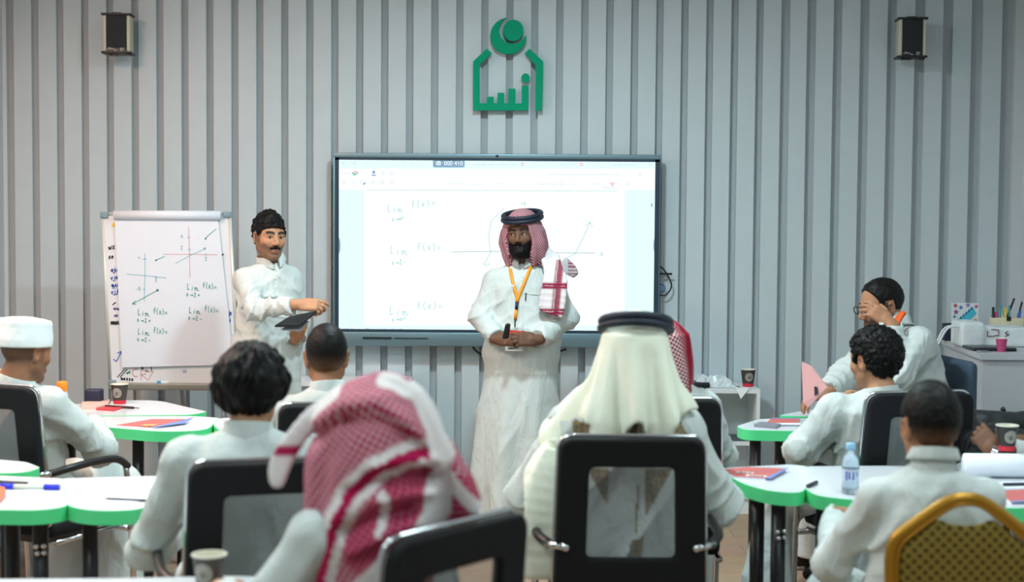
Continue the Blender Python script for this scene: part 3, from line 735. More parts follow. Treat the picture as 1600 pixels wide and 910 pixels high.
        me = S.mesh(name, smooth, col=(lambda P: col(P)) if col else (lambda P: np.tile(hc, (len(P), 1))*(1 + .35*noise(P[:, 0], P[:, 1], P[:, 2], 90, 4))[:, None]))
        return s.head_obj(name, me, m or M_hair)
    # ---- hands
    def hand(s, S, w, fwd, up, side, curl=(.5, .5, .5, .5), thumb=.5, sc_=1.0, spread=1.0):
        R = basis(fwd, up); w = np.array(w, float); g = -1 if side == 'R' else 1
        T = lambda p: w + R @ (np.array(p)*sc_)
        S.union(cone(T((0, -.03, 0)), T((0, .02, 0)), .027*sc_, .026*sc_), .015)
        S.union(frame(rbox((0, .05*sc_, 0), (.039*sc_, .047*sc_, .0145*sc_), .0135*sc_), R, w), .012)
        S.union(frame(ell((g*.024*sc_, .036*sc_, -.008*sc_), (.018*sc_, .032*sc_, .016*sc_)), R, w), .01)
        for i, (bx, by, ln) in enumerate(((.0285, .09, .078), (.0095, .094, .086), (-.0095, .091, .079), (-.0275, .083, .062))):
            p = np.array((g*bx, by - .006, 0)); a = 0; rr = (.0098, .0092, .0084, .0074)
            if i == 3: rr = (.0086, .008, .0074, .0066)
            for q, fr in enumerate((.45, .31, .24)):
                a += curl[i]*(.85, 1.15, .75)[q]
                d = np.array((g*(.07, .0, -.07, -.14)[i]*spread, math.cos(a), -math.sin(a))); n_ = p + d*ln*fr
                S.union(cone(T(p), T(n_), rr[q]*sc_, rr[q + 1]*sc_), .004); p = n_
        p = np.array((g*.03, .024, -.006)); o_ = np.array((g*.68, .68, -.25)); c_ = np.array((g*.12, .72, -.68))
        d = o_*(1 - thumb) + c_*thumb; d /= np.linalg.norm(d); q_ = p + d*.042
        S.union(cone(T(p), T(q_), .0125*sc_, .0108*sc_), .008)
        d2 = d*.75 + np.array((-g*.25*thumb, .45, -.1)); d2 /= np.linalg.norm(d2); r_ = q_ + d2*.03
        S.union(cone(T(q_), T(r_), .0105*sc_, .0088*sc_), .004)
    # ---- whole body under the clothes
    def body(s, J, hands=(), col=None, step=.014, ear=1.0, jaw=1.0, fine_head=.0042, feet=True, neck_r=.05, arm=True):
        pts = np.array([J[k] for k in J]); lo = pts.min(0) - .16; hi = pts.max(0) + .16; hi[2] = max(hi[2], s.hp[2] + .14); lo[2] = max(lo[2], -.02) if feet else lo[2]
        lo = np.minimum(lo, s.hp - .16); hi = np.maximum(hi, s.hp + .16)
        for h in hands: lo = np.minimum(lo, np.array(h['w']) - .22); hi = np.maximum(hi, np.array(h['w']) + .22)
        h_ = s.hs
        fine = [(s.hp - np.array((.1, .125, .13))*h_, s.hp + np.array((.1, .125, .125))*h_, fine_head)]
        for h in hands:
            c = np.array(h['w']) + np.array(h['fwd'])/np.linalg.norm(h['fwd'])*.09; fine.append((c - .1, c + .1, .0052))
        S = Solid(lo, hi, step, fine)
        nb = np.array(J['nk']); pel = np.array(J['pel']); ch = nb*.72 + pel*.28
        for q in (-1, 1):
            S.union(cone(pel + (q*.045, 0, 0), ch + (q*.06, 0, 0), .075, .075), .04); S.union(cone(ch + (q*.06, 0, 0), nb - (q*-.02, 0, .06), .072, .045), .03)
        for q in 'LR':
            sh_ = np.array(J['sh' + q], float)*.84 + nb*.16; sh_[2] = min(sh_[2], J['sh' + q][2]); S.union(cone(ch, sh_, .055, .036), .02)
            S.union(cone(sh_, J['el' + q], .036, .03), .02); S.union(cone(J['el' + q], J['wr' + q], .03, .024), .02)
            S.union(cone(pel, J['hip' + q], .1, .075), .03); S.union(cone(J['hip' + q], J['kn' + q], .074, .052), .03); S.union(cone(J['kn' + q], J['an' + q], .05, .035), .03)
            a = np.array(J['an' + q]); S.union(cone(a + (0, -.03, -.035), a + (0, .13, -.045), .035, .028), .02)
        up = s.hR @ np.array((0, -.016, -.055))*h_ + s.hp
        S.union(cone(up, nb, neck_r*h_, (neck_r + .008)*h_), .015)
        s.add_head(S, ear, jaw)
        for h in hands: s.hand(S, **h)
        return s.link('body', S.mesh('body', 1, col or s.face_col()), M_skin)
    # ---- long white robe
    def thobe(s, J, bulk=1.0, stand=False, hem=.07, step=.0095, sleeves=('L', 'R'), wr=.048, wrinkles=(), col=None, m=None, skirt=None, fine=(), sl=(.075, .062, .056, .05), seed=1, name='thobe', crease=.0058, groove=False, post=None, shw=1.0, thigh=.098):
        pts = np.array([J[k] for k in J]); lo = pts.min(0) - .24; hi = pts.max(0) + .2; lo[2] = hem - .03; hi[2] = J['nk'][2] + .1
        S = Solid(lo, hi, step, fine)
        nb = np.array(J['nk'], float); pel = np.array(J['pel'], float); ax = nb - pel; L = np.linalg.norm(ax)
        R = basis(np.cross(ax, np.array(J['shR']) - np.array(J['shL'])), ax); b = bulk
        sec = [(-.06, 0, 0, .15*b, .125*b), (.0, 0, .0, .18*b, .145*b), (.3*L, 0, .005, .172*b, .14*b), (.55*L, 0, .0, .172*b, .13*b), (.75*L, 0, -.005, .172*b, .12*b), (.88*L, 0, -.012, .15*b*shw, .1*b), (.97*L, 0, -.008, .095*shw, .08), (1.02*L, 0, 0, .06, .06)]
        S.union(frame(loft(sec, 2.3), R, pel), .02)
        for q in 'LR':
            sh, el, w = (np.array(J[k + q], float) for k in ('sh', 'el', 'wr'))
            a1 = sh*.9 + nb*.1; a1[2] = sh[2]; S.union(cone(nb + ax/L*-.052, a1, .05, sl[0]*.8), .035); S.union(cone(a1, el, sl[0]*.84, sl[1]*.86), .03)
            d = w - el; d /= np.linalg.norm(d)
            S.union(cone(el, el + d*.04, sl[1]*.86, sl[2]*.88), .03); S.union(sleeve(el, w, sl[2]*.88, sl[3]*.95), .02); S.cut(sleeve(w - d*.025, w + d*.02, sl[3]*.95 - .008, sl[3]*.95 - .006), .004)
        if stand:
            S.union(loft(skirt), .06)
        else:
            for q in 'LR':
                hp_, kn, an = (np.array(J[k + q], float) for k in ('hip', 'kn', 'an'))
                S.union(cone(hp_, kn, thigh + .012, thigh*.92), .07); an2 = an.copy(); an2[2] = hem - .05
                S.union(cone(kn, an2, thigh*.92, thigh*1.25), .07)
            kl, kr = np.array(J['knL'], float), np.array(J['knR'], float); S.union(cone(kl, kr, .07, .07), .06)
        def fold_field(X, Y, Z):
            w = 2.2*noise(X, Y, Z, 7, seed + 3); m1 = np.clip(noise(X, Y, Z, 6, seed + 9) + .45, 0, 1); m2 = np.clip(.45 - noise(X, Y, Z, 6, seed + 9), 0, 1)
            r1 = 1 - np.abs(np.sin(17*(X*.9 + Z*.55) + w)); r2 = 1 - np.abs(np.sin(17*(-X*.9 + Z*.5 + Y*.3) + w*1.3 + 1))
            return crease*(.7 - 2.0*(m1*r1**2.5 + m2*r2**2.5)) + crease*.6*noise(X, Y, Z*.6, 15, seed)
        S.shift(fold_field)
        for c_, r_, dr, fr, am in wrinkles:
            c_ = np.array(c_, float); dr = np.array(dr, float); dr /= np.linalg.norm(dr)
            def wf(X, Y, Z, c_=c_, dr=dr, r_=r_, fr=fr, am=am):
                x, y, z = X - c_[0], Y - c_[1], Z - c_[2]; g = np.exp(-(x*x + y*y + z*z)/(r_*r_))
                r = 1 - np.abs(np.sin(math.pi*fr*(x*dr[0] + y*dr[1] + z*dr[2]) + 1.9*noise(X, Y, Z, 17, seed + 5))); return 1.7*am*g*(.55 - 2.0*r**2.2)
            S.shift(wf, c_ - 2*r_, c_ + 2*r_)
        if groove:
            S.shift(lambda X, Y, Z: .0035*(np.exp(-((np.abs(X) - .016)/.004)**2))*(Y > 0)*(Z > groove))
        if post: post(S)
        S.both(lambda X, Y, Z: hem - Z, .006)
        hd = np.array(s.hR @ np.array((0, -.016, -.055)) + s.hp); S.cut(cone(nb - (nb - hd)*.0, hd, .056, .056), .01)
        return s.link(name, S.mesh(name, 1, col), m or M_thobe)
    def collar(s, J, r=.066, h=.045, flap=False, fold=.03, m=None):
        """stand collar; with flap a folded shirt collar with two points in front"""
        nb = np.array(J['nk'], float); hd = s.hR @ np.array((0, -.016, -.055)) + s.hp; ax = hd - nb; ax /= np.linalg.norm(ax)
        R = basis(np.array((0, 1, 0)), ax); n = 40; vs = []; fs = []
        for i in range(n + 1):
            a = math.radians(104 + (436 - 104)*i/n); ca, sa = math.cos(a), math.sin(a); e = min(i, n - i)/n
            fr = max(0, 1 - e*9)
            ring = [(r*1.0, -.05), (r*.93, -.02), (r*.9, h*.75), (r*.9, h), (r*.96, h + .003)]
            if flap: ring += [(r*1.0, h - .001), (r*1.08, h - fold*.5 - fr*.008), (r*1.17 + fr*.012, h - fold - fr*.022), (r*1.15 + fr*.012, h - fold - fr*.022 - .002), (r*1.0, h - fold*.4)]
            else: ring += [(r*1.0, h), (r*1.04, -.02), (r*1.25, -.05)]
            for rr, zz in ring:
                tw = (-.10 if i < n/2 else .10)*fr*(1 if flap and rr > r*1.1 else 0)
                p = np.array((rr*math.cos(a + tw), rr*math.sin(a + tw), zz + (.012*math.sin(a)*-1)));  vs.append(tuple(nb + R @ p))
        k = len(ring)
        for i in range(n):
            for j in range(k - 1): fs.append((i*k + j, (i + 1)*k + j, (i + 1)*k + j + 1, i*k + j + 1))
        o = MB().add(vs, fs, True).build('collar', m or M_thobe, s.parts.get('thobe', s.o)); fix(o)
        md = o.modifiers.new('solid', 'SOLIDIFY'); md.thickness = .0025; return o
    def bvh(s, part): me = s.parts[part].data; return BVHTree.FromPolygons([v.co[:] for v in me.vertices], [p.vertices[:] for p in me.polygons])
    def hit(s, tree, px, py, off=.004):
        o_ = Vector(s.R.T @ (np.array((0, 0, CAM_Z)) - s.root)); d = Vector(s.R.T @ np.array(ray(px, py))).normalized()
        h = tree.ray_cast(o_, d)
        return (h[0] - d*off) if h[0] is not None else None
    def strip(s, tree, pix, w, off, name, m, parent):
        """a flat band lying on the cloth along a path"""
        P_ = [s.hit(tree, p[0], p[1], off) for p in pix]; P_ = [p for p in P_ if p is not None]
        b = MB(); vs = []; rt = Vector(s.V(1, 0, 0)); up = Vector((0, 0, 1)); vw = Vector(s.V(0, -1, 0))
        for i, p in enumerate(P_):
            t = (P_[min(i + 1, len(P_) - 1)] - P_[max(i - 1, 0)]).normalized(); sd_ = t.cross(vw).normalized()*w/2
            vs += [(p - sd_)[:], (p + sd_)[:], (p + sd_ + vw*.002)[:], (p - sd_ + vw*.002)[:]]
        fs = []
        for i in range(len(P_) - 1):
            for j in range(4): fs.append((i*4 + j, i*4 + (j + 1) % 4, (i + 1)*4 + (j + 1) % 4, (i + 1)*4 + j))
        fs += [(0, 1, 2, 3), tuple(len(vs) - 4 + j for j in range(4))]
        return fix(b.add(vs, fs, True).build(name, m, parent))
def moustache(P, w=.026, c=(13, 13, 16)):
    S = Solid((-.05, .06, -.07), (.05, .13, -.03), .0028)
    for q in (-1, 1): S.union(cone((q*w, .081, -.0575), (q*.004, .0945, -.049), .0045, .0062), .005)
    S.shift(lambda X, Y, Z: .001*vnoise(X, Y, Z, 300, 1)); return P.head_obj('moustache', S.mesh('moustache', 1, col=lin(c)), M_hair)
def sit_pose(lean=(0, 0), shz=None, shw=.19, elL=(-.25, .1, .75), elR=(.25, .1, .75), wrL=(-.2, .36, .80), wrR=(.2, .36, .80), kn=(.13, .42, .52), an=(.13, .40, .09), nz=1.11):
    lx, ly = lean; shz = nz - .118
    return dict(pel=(0, -.03, .56), nk=(lx, ly - .03, nz), shL=(lx - shw, ly - .03, shz), shR=(lx + shw, ly - .03, shz), elL=elL, elR=elR, wrL=wrL, wrR=wrR,
                hipL=(-.09, 0, .56), hipR=(.09, 0, .56), knL=(-kn[0], kn[1], kn[2]), knR=kn, anL=(-an[0], an[1], an[2]), anR=an)
def agal(P, z=.07, r=(.098, .113), tube=.011, tilt=4, cy=-.012, col=(20, 26, 38)):
    """two stacked black cord rings, in head axes"""
    M_ag = mat('agal_cord', col, .55, bump=(260, .6, .003))
    o = None
    for k, dz in enumerate((0, tube*1.7)):
        b = MB(); sx = 1 - .02*k
        pts = [(r[0]*sx*math.cos(a), cy + r[1]*sx*math.sin(a), z + dz + math.tan(math.radians(tilt))*(r[1]*math.sin(a))*-1) for a in np.linspace(0, 2*math.pi, 41)[:-1]]
        b.tube(pts, tube, 10, True); o = P.head_obj('agal_ring', b.mesh('agal_ring'), M_ag)
    return o
# ================================================================== flip chart easel
M_white = mat('white_laminate', (226, 228, 230), .4); M_paper = mat('paper', (226, 232, 242), .75, bump=(25, .08, .002))
M_alu2 = mat('aluminium', (170, 174, 178), .35, .8); M_black = MATS['black_plastic']; M_chrome = mat('chrome', (205, 208, 212), .14, 1.0)
FY = 8.22
fc = at(262, 600, FY)
fl = empty('flip_chart', 'white flip chart easel with green handwritten limits and axes on its paper pad', 'flip chart', (fc.x, FY, 0))
def fp(u, v, dy=0.0):
    q = at(150 + u/2.757, 310 + v/2.757, FY); return (q.x - fc.x, dy - .12*(q.z - 1.3)*-1*0, q.z)
def quad_board(name, pts, y0, y1, m, parent, r=0.0):
    P2 = [(fp(*p)[0], fp(*p)[2]) for p in pts]
    if r: P2 = rounded(P2, r)
    o = MB().prism([(x, -z) for x, z in P2], y0, y1, Matrix(((1,0,0,0),(0,0,1,0),(0,-1,0,0),(0,0,0,1)))).build(name, m, parent); return fix(o)
board = quad_board('whiteboard', [(30, 72), (575, 72), (612, 800), (64, 800)], .0, .02, mat('whiteboard_enamel', (228, 230, 234), .25), fl)
fr = MB()
cn = [(28, 68), (575, 64), (614, 806), (62, 806)]
for i in range(4):
    a = Vector(fp(*cn[i])); b_ = Vector(fp(*cn[(i + 1) % 4])); fr.tube([a + Vector((0, .005, 0)), b_ + Vector((0, .005, 0))], .011, 6)
fr.build('board_frame', mat('frame_grey', (214, 214, 208), .4, .2), fl)
b = MB()
for u, v in ((36, 72), (566, 70), (70, 796)):
    q = Vector(fp(u, v)); b.box(q - Vector((.022, .014, .017)), q + Vector((.022, .014, .017)), bev=.006)
tag(b.build('corner_cap', mat('corner_grey', (124, 150, 158), .5), fl), kind='stuff')
quad_board('paper_pad', [(84, 90), (528, 90), (596, 716), (116, 728)], -.016, -.004, M_paper, fl)
a, b_ = Vector(fp(82, 72)), Vector(fp(540, 74)); pr = MB()
pr.lathe([(.026, 0), (.026, (b_ - a).length)], 18, Matrix.Translation(a + Vector((0, -.018, 0))) @ (b_ - a).to_track_quat('Z', 'Y').to_matrix().to_4x4()); pr.build('rolled_sheet', M_paper, fl)
b = MB(); b.box(Vector(fp(66, 812)) - Vector((0, .055, .012)), Vector(fp(610, 800)) + Vector((0, .01, .004)), bev=.004); b.build('pen_tray', mat('tray_metal', (150, 148, 140), .4, .4), fl)
zt = fp(62, 806)[2]
for x, tx, ty in ((-.28, -.36, -.02), (.28, .36, -.02), (0.02, .05, .38)):
    MB().tube([(x, .03, zt + (.5 if ty > 0 else .2)), (tx, ty + .03, .0)], .014, 8).build('leg', M_alu2, fl)
M_ig = mat('ink_green', (70, 168, 150), .6); M_ib = mat('ink_blue', (70, 130, 190), .6); M_ir = mat('ink_red', (220, 158, 164), .6); M_ik = mat('ink_black', (40, 42, 52), .6); M_it = mat('ink_teal', (126, 192, 212), .6); M_iv = mat('ink_violet', (150, 140, 200), .6)
def draw(lines, w, m, dy=-.0175, name='handwriting'):
    bb = MB(); bb.ribbon([[(fp(*p)[0], fp(*p)[2]) for p in ln] for ln in lines], w, lambda x, z: (x, dy, z)); tag(bb.build(name, m, fl), kind='stuff')
g = []
for x, y, s2 in ((396, 393, '2+'), (404, 494, '2-'), (184, 503, '2+'), (184, 586, '2-')):
    g += write('Lim', x, y, 25, .1, .62) + write('f(x)=', x + 66, y - 8, 24, .12, .5) + write('x>' + s2, x - 4, y + 27, 18, .12, .9)
draw(g, .0034, M_ig)
draw([[(160, 455), (210, 428), (268, 396)], [(160, 455), (172, 442)], [(160, 455), (176, 456)], _c(268, 396, 4, 0, 360), [(260, 267), (298, 251)], _c(262, 267, 2, 0, 360), [(474, 174), (486, 160), (520, 132)], _c(475, 174, 2.5, 0, 360)], .004, M_ig, name='graph_line')
draw([[(214, 238), (214, 330), (211, 445)], [(138, 327), (220, 333), (306, 343)], [(205, 392), (215, 393)], [(205, 262), (220, 262)], [(260, 335), (262, 347)], [(346, 280), (410, 245), (470, 218)], _c(471, 216, 3, 0, 360)] + write('=', 184, 262, 18) + write('-5', 174, 398, 16) + write('2', 258, 358, 16) + write('4', 368, 172, 16) + write('2', 368, 220, 16) + write('2', 472, 268, 16) + [[(396, 168), (410, 168)], [(398, 220), (412, 220)], [(474, 238), (475, 248)]], .0032, M_it, name='graph_line')
draw([[(402, 124), (405, 230), (408, 340)], [(294, 241), (410, 241), (524, 243)]], .0032, M_ir, name='graph_line')
draw([[(545, 243), (552, 242)], [(546, 246), (552, 239)]], .005, M_ik)
DB = -.0015
draw(write('wxs', 54, 222, 26, -.1, .6) + write('xe', 54, 262, 20, -.1, .6) + write('MANA', 64, 546, 15, -.05, .6) + write('messe', 108, 782, 15, .1, .75) + [[(72, 460), (84, 449)], [(74, 456), (86, 450)]] + [[(92, 772), (122, 738)], [(104, 772), (134, 738)]] + [_c(200, 733, 4, 0, 360), [(214, 742), (226, 746)], [(238, 728), (240, 742)]], .005, M_ik, DB)
draw(write('ajuw', 64, 318, 20, -.15, .5) + write('vjaw', 64, 352, 20, -.15, .5) + write('quu', 66, 384, 20, -.15, .5) + write('vjju', 66, 414, 20, -.25, .5), .005, mat('ink_deep_blue', (40, 90, 190), .6), DB)
draw([[(76, 694), (88, 704), (96, 688), (108, 662)], [(92, 668), (108, 660), (110, 676)]] + write('ijx', 562, 500, 22, .2, .3) + write('jji', 564, 530, 18, .2, .3), .0045, mat('ink_deep_blue', (40, 90, 190), .6), DB)
draw(write('amw', 74, 482, 18, 0, .5) + write('ae', 78, 512, 18, 0, .5), .004, M_iv, DB)
draw([_c(172, 752, 15, 60, 300, 17), [(194, 782), (194, 742), (216, 744), (212, 758), (196, 760), (224, 784)], [(222, 748), (246, 746), (226, 784)]], .0045, M_ir, DB)
draw(write('we', 132, 758, 16, -.2, .6), .004, M_ig, DB)
draw([[(374, 740), (378, 752), (390, 746), (380, 738)]], .004, M_iv, DB)
quad_board('yellow_note', [(68, 116), (82, 100), (84, 124), (76, 122)], -.006, -.002, mat('yellow_paper', (236, 190, 40), .6), fl)
o = MB().tube([Vector(fp(272, 800)) + Vector((0, -.03, .01)), Vector(fp(322, 799)) + Vector((0, -.03, .01))], .009, 8).build('marker', mat('marker_white', (225, 228, 230), .4)); o.location = fl.location; tag(o, 'whiteboard marker with a blue cap lying on the easel tray', 'marker')
MB().tube([Vector(fp(272, 800)) + Vector((-.002, -.03, .01)), Vector(fp(286, 799.7)) + Vector((0, -.03, .01))], .0105, 8).build('cap', mat('cap_blue', (30, 150, 200), .4), o)

# ================================================================== black mesh office chairs
M_pad = mat('black_fabric', (17, 18, 21), .85, bump=(500, .3, .001), spec=.3)
def mesh_fabric():
    m = bpy.data.materials.new('grey_mesh_fabric'); m.use_nodes = True; nt = m.node_tree; N = nt.nodes; L = nt.links; P = N['Principled BSDF']
    P.inputs['Base Color'].default_value = (*lin(96, 102, 106), 1); P.inputs['Roughness'].default_value = .7
    tc = N.new('ShaderNodeTexCoord'); mp = N.new('ShaderNodeMapping'); mp.inputs['Rotation'].default_value = (0, math.radians(45), 0); L.new(tc.outputs['Object'], mp.inputs[0])
    ck = N.new('ShaderNodeTexChecker'); ck.inputs['Scale'].default_value = 300; ck.inputs['Color1'].default_value = (1, 1, 1, 1); ck.inputs['Color2'].default_value = (0, 0, 0, 1); L.new(mp.outputs[0], ck.inputs['Vector'])
    sep = N.new('ShaderNodeMapRange'); sep.inputs[3].default_value = .22; sep.inputs[4].default_value = .72; L.new(ck.outputs['Fac'], sep.inputs[0])
    L.new(sep.outputs[0], P.inputs['Alpha']); return m
M_mesh = mesh_fabric()
def make_chair():
    e = empty('office_chair', '', 'chair')
    H0, H1 = .50, 1.03
    def yc(x, z): return -.235 - .05*(z - .5)/.53 + .55*x*x*.35                   # gentle wrap and recline
    out = rounded([(-.238, H0 - .03), (.238, H0 - .03), (.222, H1), (-.222, H1)], [.05, .05, .05, .05], 6)
    inn = rounded([(-.138, .655), (.138, .655), (.13, .94), (-.13, .94)], .022, 6)
    b = MB(); n = len(out); T = .021
    for y in (T, -T): b.v += [(p[0], yc(*p) + y, p[1]) for p in out]; b.v += [(p[0], yc(*p) + y*.8, p[1]) for p in inn]
    o1, i1, o2, i2 = 0, n, 2*n, 3*n; f = []
    for i in range(n):
        j = (i + 1) % n; f += [(o1 + i, o1 + j, i1 + j, i1 + i), (o2 + i, i2 + i, i2 + j, o2 + j), (o1 + i, o2 + i, o2 + j, o1 + j), (i1 + i, i1 + j, i2 + j, i2 + i)]
    b.f = f; b.sm = [False]*len(f); o = fix(b.build('backrest_frame', M_pad, e)); md = o.modifiers.new('round', 'BEVEL'); md.width = .012; md.segments = 3; md.limit_method = 'ANGLE'
    b = MB(); nx, nz = 8, 8; vs = []
    for k in range(nz + 1):
        for i in range(nx + 1):
            x = -.142 + .284*i/nx; z = .65 + .295*k/nz; vs.append((x, yc(x, z), z))
    b.add(vs, [(k*(nx + 1) + i, k*(nx + 1) + i + 1, (k + 1)*(nx + 1) + i + 1, (k + 1)*(nx + 1) + i) for k in range(nz) for i in range(nx)], True); b.build('mesh_panel', M_mesh, e)
    # chrome edging round the back
    b = MB(); b.tube([(p[0]*1.012, yc(*p) + .022, p[1] + (.004 if p[1] > .8 else 0)) for p in out], .0065, 8, True); b.build('chrome_edging', M_chrome, e)
    b = MB().box((-.24, -.2, .425), (.24, .26, .495), bev=.03); b.build('seat', M_pad, e)
    MB().box((-.12, -.1, .375), (.12, .12, .43), bev=.012).build('seat_mechanism', M_black, e)
    for s in (-1, 1):
        pts = smooth_path([(s*.25, -.225, .69), (s*.285, -.15, .705), (s*.29, 0, .71), (s*.29, .13, .70), (s*.288, .2, .66)], 5)
        MB().tube(pts, [.016]*len(pts), 8).build('armrest', M_black, e)
        MB().tube([(s*.2, yc(.2, .69) - .024, .69), (s*.262, -.225, .692)], .012, 8).build('armrest_bracket', M_chrome, e)
        MB().lathe([(.0, 0), (.011, .001), (.012, .006), (.008, .01), (.001, .011)], 12, Matrix.Translation((s*.2, yc(.2, .69) - .028, .69)) @ Matrix.Rotation(math.pi/2, 4, 'X')).build('bolt', M_chrome, e)
        fp_ = smooth_path([(s*.285, .19, .66), (s*.285, .22, .45), (s*.28, .24, .05), (s*.275, .18, .013), (s*.272, -.1, .0125), (s*.27, -.26, .0125)], 5)
        MB().tube(fp_, .0125, 8).build('leg', M_chrome, e)
    b = MB().tube([(-.27, -.26, .0125), (.27, -.26, .0125)], .0125, 8).tube([(-.284, .2, .4), (.284, .2, .4)], .0125, 8).tube([(-.24, -.18, .41), (-.24, .2, .41)], .012, 6).tube([(.24, -.18, .41), (.24, .2, .41)], .012, 6)
    tag(b.build('cross_tube', M_chrome, e), kind='stuff')
    return e
chair0 = make_chair(); chair_used = [False]
def chair(x, y, yaw, label):
    if not chair_used[0]:
        chair_used[0] = True; e = chair0; e.location = (x, y, 0); e.rotation_euler = (0, 0, math.radians(yaw)); e['label'] = label; e['group'] = 'black mesh-back office chairs'; return e
    return dup(chair0, (x, y, 0), math.radians(yaw), label, 'black mesh-back office chairs')

# ================================================================== tables with green edges
M_top = mat('table_laminate', (226, 230, 236), .22, coat=.2); M_edge = mat('green_edge_band', (84, 220, 144), .4); M_leg = mat('black_tube', (18, 20, 24), .35)
TZ = .76
def table(label, pix, r, legs, bolts=(), bz=.60):
    """outline read where it stands, at table height"""
    pts = [onz(p[0], p[1], TZ) for p in pix]; c = sum(pts, Vector())/len(pts)
    e = empty('classroom_table', label, 'table', (c.x, c.y, 0), group='white tables with green edges')
    P2 = [(p.x - c.x, p.y - c.y) for p in pts]; P2 = rounded(P2, r, 6)
    fix(MB().prism(P2, TZ - .046, TZ).build('tabletop', M_top, e))
    # edge band: a thin skirt round the slab
    n = len(P2); ctr = Vector((sum(p[0] for p in P2)/n, sum(p[1] for p in P2)/n)); ring = []
    for i in range(n):
        t = Vector(P2[(i + 1) % n]) - Vector(P2[i - 1]); nn = Vector((t.y, -t.x))
        if nn.length < 1e-9: nn = Vector(P2[i]) - ctr
        nn.normalize()
        if nn.dot(Vector(P2[i]) - ctr) < 0: nn = -nn
        ring.append((P2[i][0] + nn.x*.003, P2[i][1] + nn.y*.003))
    b = MB(); vs = [(x, y, TZ - .0475) for x, y in P2] + [(x, y, TZ - .0475) for x, y in ring] + [(x, y, TZ - .001) for x, y in ring] + [(x, y, TZ - .0005) for x, y in P2]; fs = []
    for i in range(n):
        j = (i + 1) % n
        for k in range(3): fs.append((k*n + i, k*n + j, (k + 1)*n + j, (k + 1)*n + i))
    fix(b.add(vs, fs).build('edge_band', M_edge, e))
    for q in legs:
        x, y = q[0] - c.x, q[1] - c.y
        MB().lathe([(.026, .02), (.026, TZ - .046)], 14, Matrix.Translation((x, y, 0))).build('leg', M_leg, e)
        MB().lathe([(.03, 0), (.032, .008), (.028, .02)], 14, Matrix.Translation((x, y, 0))).build('leg_foot', M_black, e)
    for q in bolts:
        b = MB()
        for dx, dz in ((-.012, .01), (.012, .012), (-.008, -.012), (.013, -.01)): b.lathe([(.001, 0), (.009, .002), (.0095, .008), (.006, .012), (.001, .013)], 10, Matrix.Translation((q[0] - c.x + dx, q[1] - c.y - .026, bz + dz)) @ Matrix.Rotation(math.pi/2, 4, 'X'))
        tag(b.build('leg_bolt', M_chrome, e), kind='stuff')
    return e
def leg_at(px, Y): q = at(px, 700, Y); return (q.x, Y)
# near cluster on the left
table('white table with green edge at the left border, pens lying on it', [(-160, 765), (-60, 796), (60, 798), (105, 792), (97, 748), (-120, 738)], [.1, .1, .1, .07, .02, .02], [leg_at(62, 4.85), leg_at(18, 5.05), leg_at(-90, 4.95)], [leg_at(66, 4.85)], .59)
table('white table with green edge holding a handwritten sheet and a pencil', [(106, 792), (150, 799), (222, 797), (262, 762), (250, 744), (98, 748)], [.07, .1, .09, .07, .03, .02], [leg_at(140, 4.9), leg_at(235, 5.1)])
table('white table with green edge tucked behind the left border table', [(-150, 712), (-100, 742), (40, 739), (63, 731), (40, 722), (-30, 716)], [.05, .05, .08, .03, .03, .03], [leg_at(10, 5.55), leg_at(-60, 5.5)])
# far cluster on the left
table('white table with green edge in front of the flip chart, red booklet on it', [(70, 662), (185, 669), (250, 675), (322, 673), (334, 662), (344, 653.2), (300, 650.5), (80, 651)], [.05, .1, .15, .1, .05, .04, .03, .03], [leg_at(216, 6.55), leg_at(285, 6.55), leg_at(150, 6.7)])
table('white table with green edge nearest the flip chart, paper cup on it', [(70, 636), (160, 628), (210, 625.5), (250, 626.5), (323, 643.5), (300, 648.5), (190, 649.5), (80, 650)], [.05, .1, .15, .2, .02, .05, .03, .03], [leg_at(110, 7.2), leg_at(290, 7.1)])
table('white table with green edge mostly hidden behind the wavy-haired man', [(333, 664), (345, 653.5), (430, 654), (445, 662), (400, 676), (345, 674)], [.06, .03, .05, .05, .1, .08], [leg_at(380, 6.6)])
# near cluster on the right
table('white table with green edge carrying a red booklet beside the shelf', [(1120, 732), (1133, 741), (1166, 758), (1205, 768), (1247, 771), (1259, 764), (1262, 729), (1235, 726)], [.03, .04, .12, .2, .1, .04, .02, .05], [leg_at(1185, 5.22), leg_at(1218, 5.12)], [leg_at(1220, 5.12)], .60)
table('white table with green edge carrying the water bottle', [(1259, 764), (1262, 729), (1420, 728), (1475, 745), (1460, 780), (1390, 784), (1330, 781), (1275, 775)], [.04, .02, .05, .05, .1, .2, .2, .08], [leg_at(1288, 5.12), leg_at(1440, 5.1)])
table('white table with green edge at the right border under the rolled sheet', [(1478, 742), (1500, 722), (1690, 718), (1710, 770), (1640, 794), (1540, 794), (1468, 780)], [.03, .05, .05, .05, .1, .1, .05], [leg_at(1660, 5.2), leg_at(1500, 5.3)])
# far cluster on the right
table('white table with green edge carrying a phone and a booklet by the shelf', [(1152, 666), (1162, 672), (1245, 674), (1330, 674), (1330, 655), (1262, 654), (1186, 655)], [.02, .06, .2, .05, .05, .05, .05], [leg_at(1180, 6.6), leg_at(1219, 6.75), leg_at(1310, 6.6)])
table('white table with green edge behind the pink folder', [(1218, 649), (1250, 651), (1312, 652), (1316, 642), (1260, 641)], [.02, .05, .05, .05, .05], [leg_at(1270, 7.1), leg_at(1300, 7.2)])
table('white table with green edge showing behind the boy on the gold chair', [(1496, 658), (1540, 662), (1600, 660), (1590, 650), (1508, 650)], [.02, .05, .05, .05, .05], [leg_at(1530, 7.0), leg_at(1580, 7.1)])
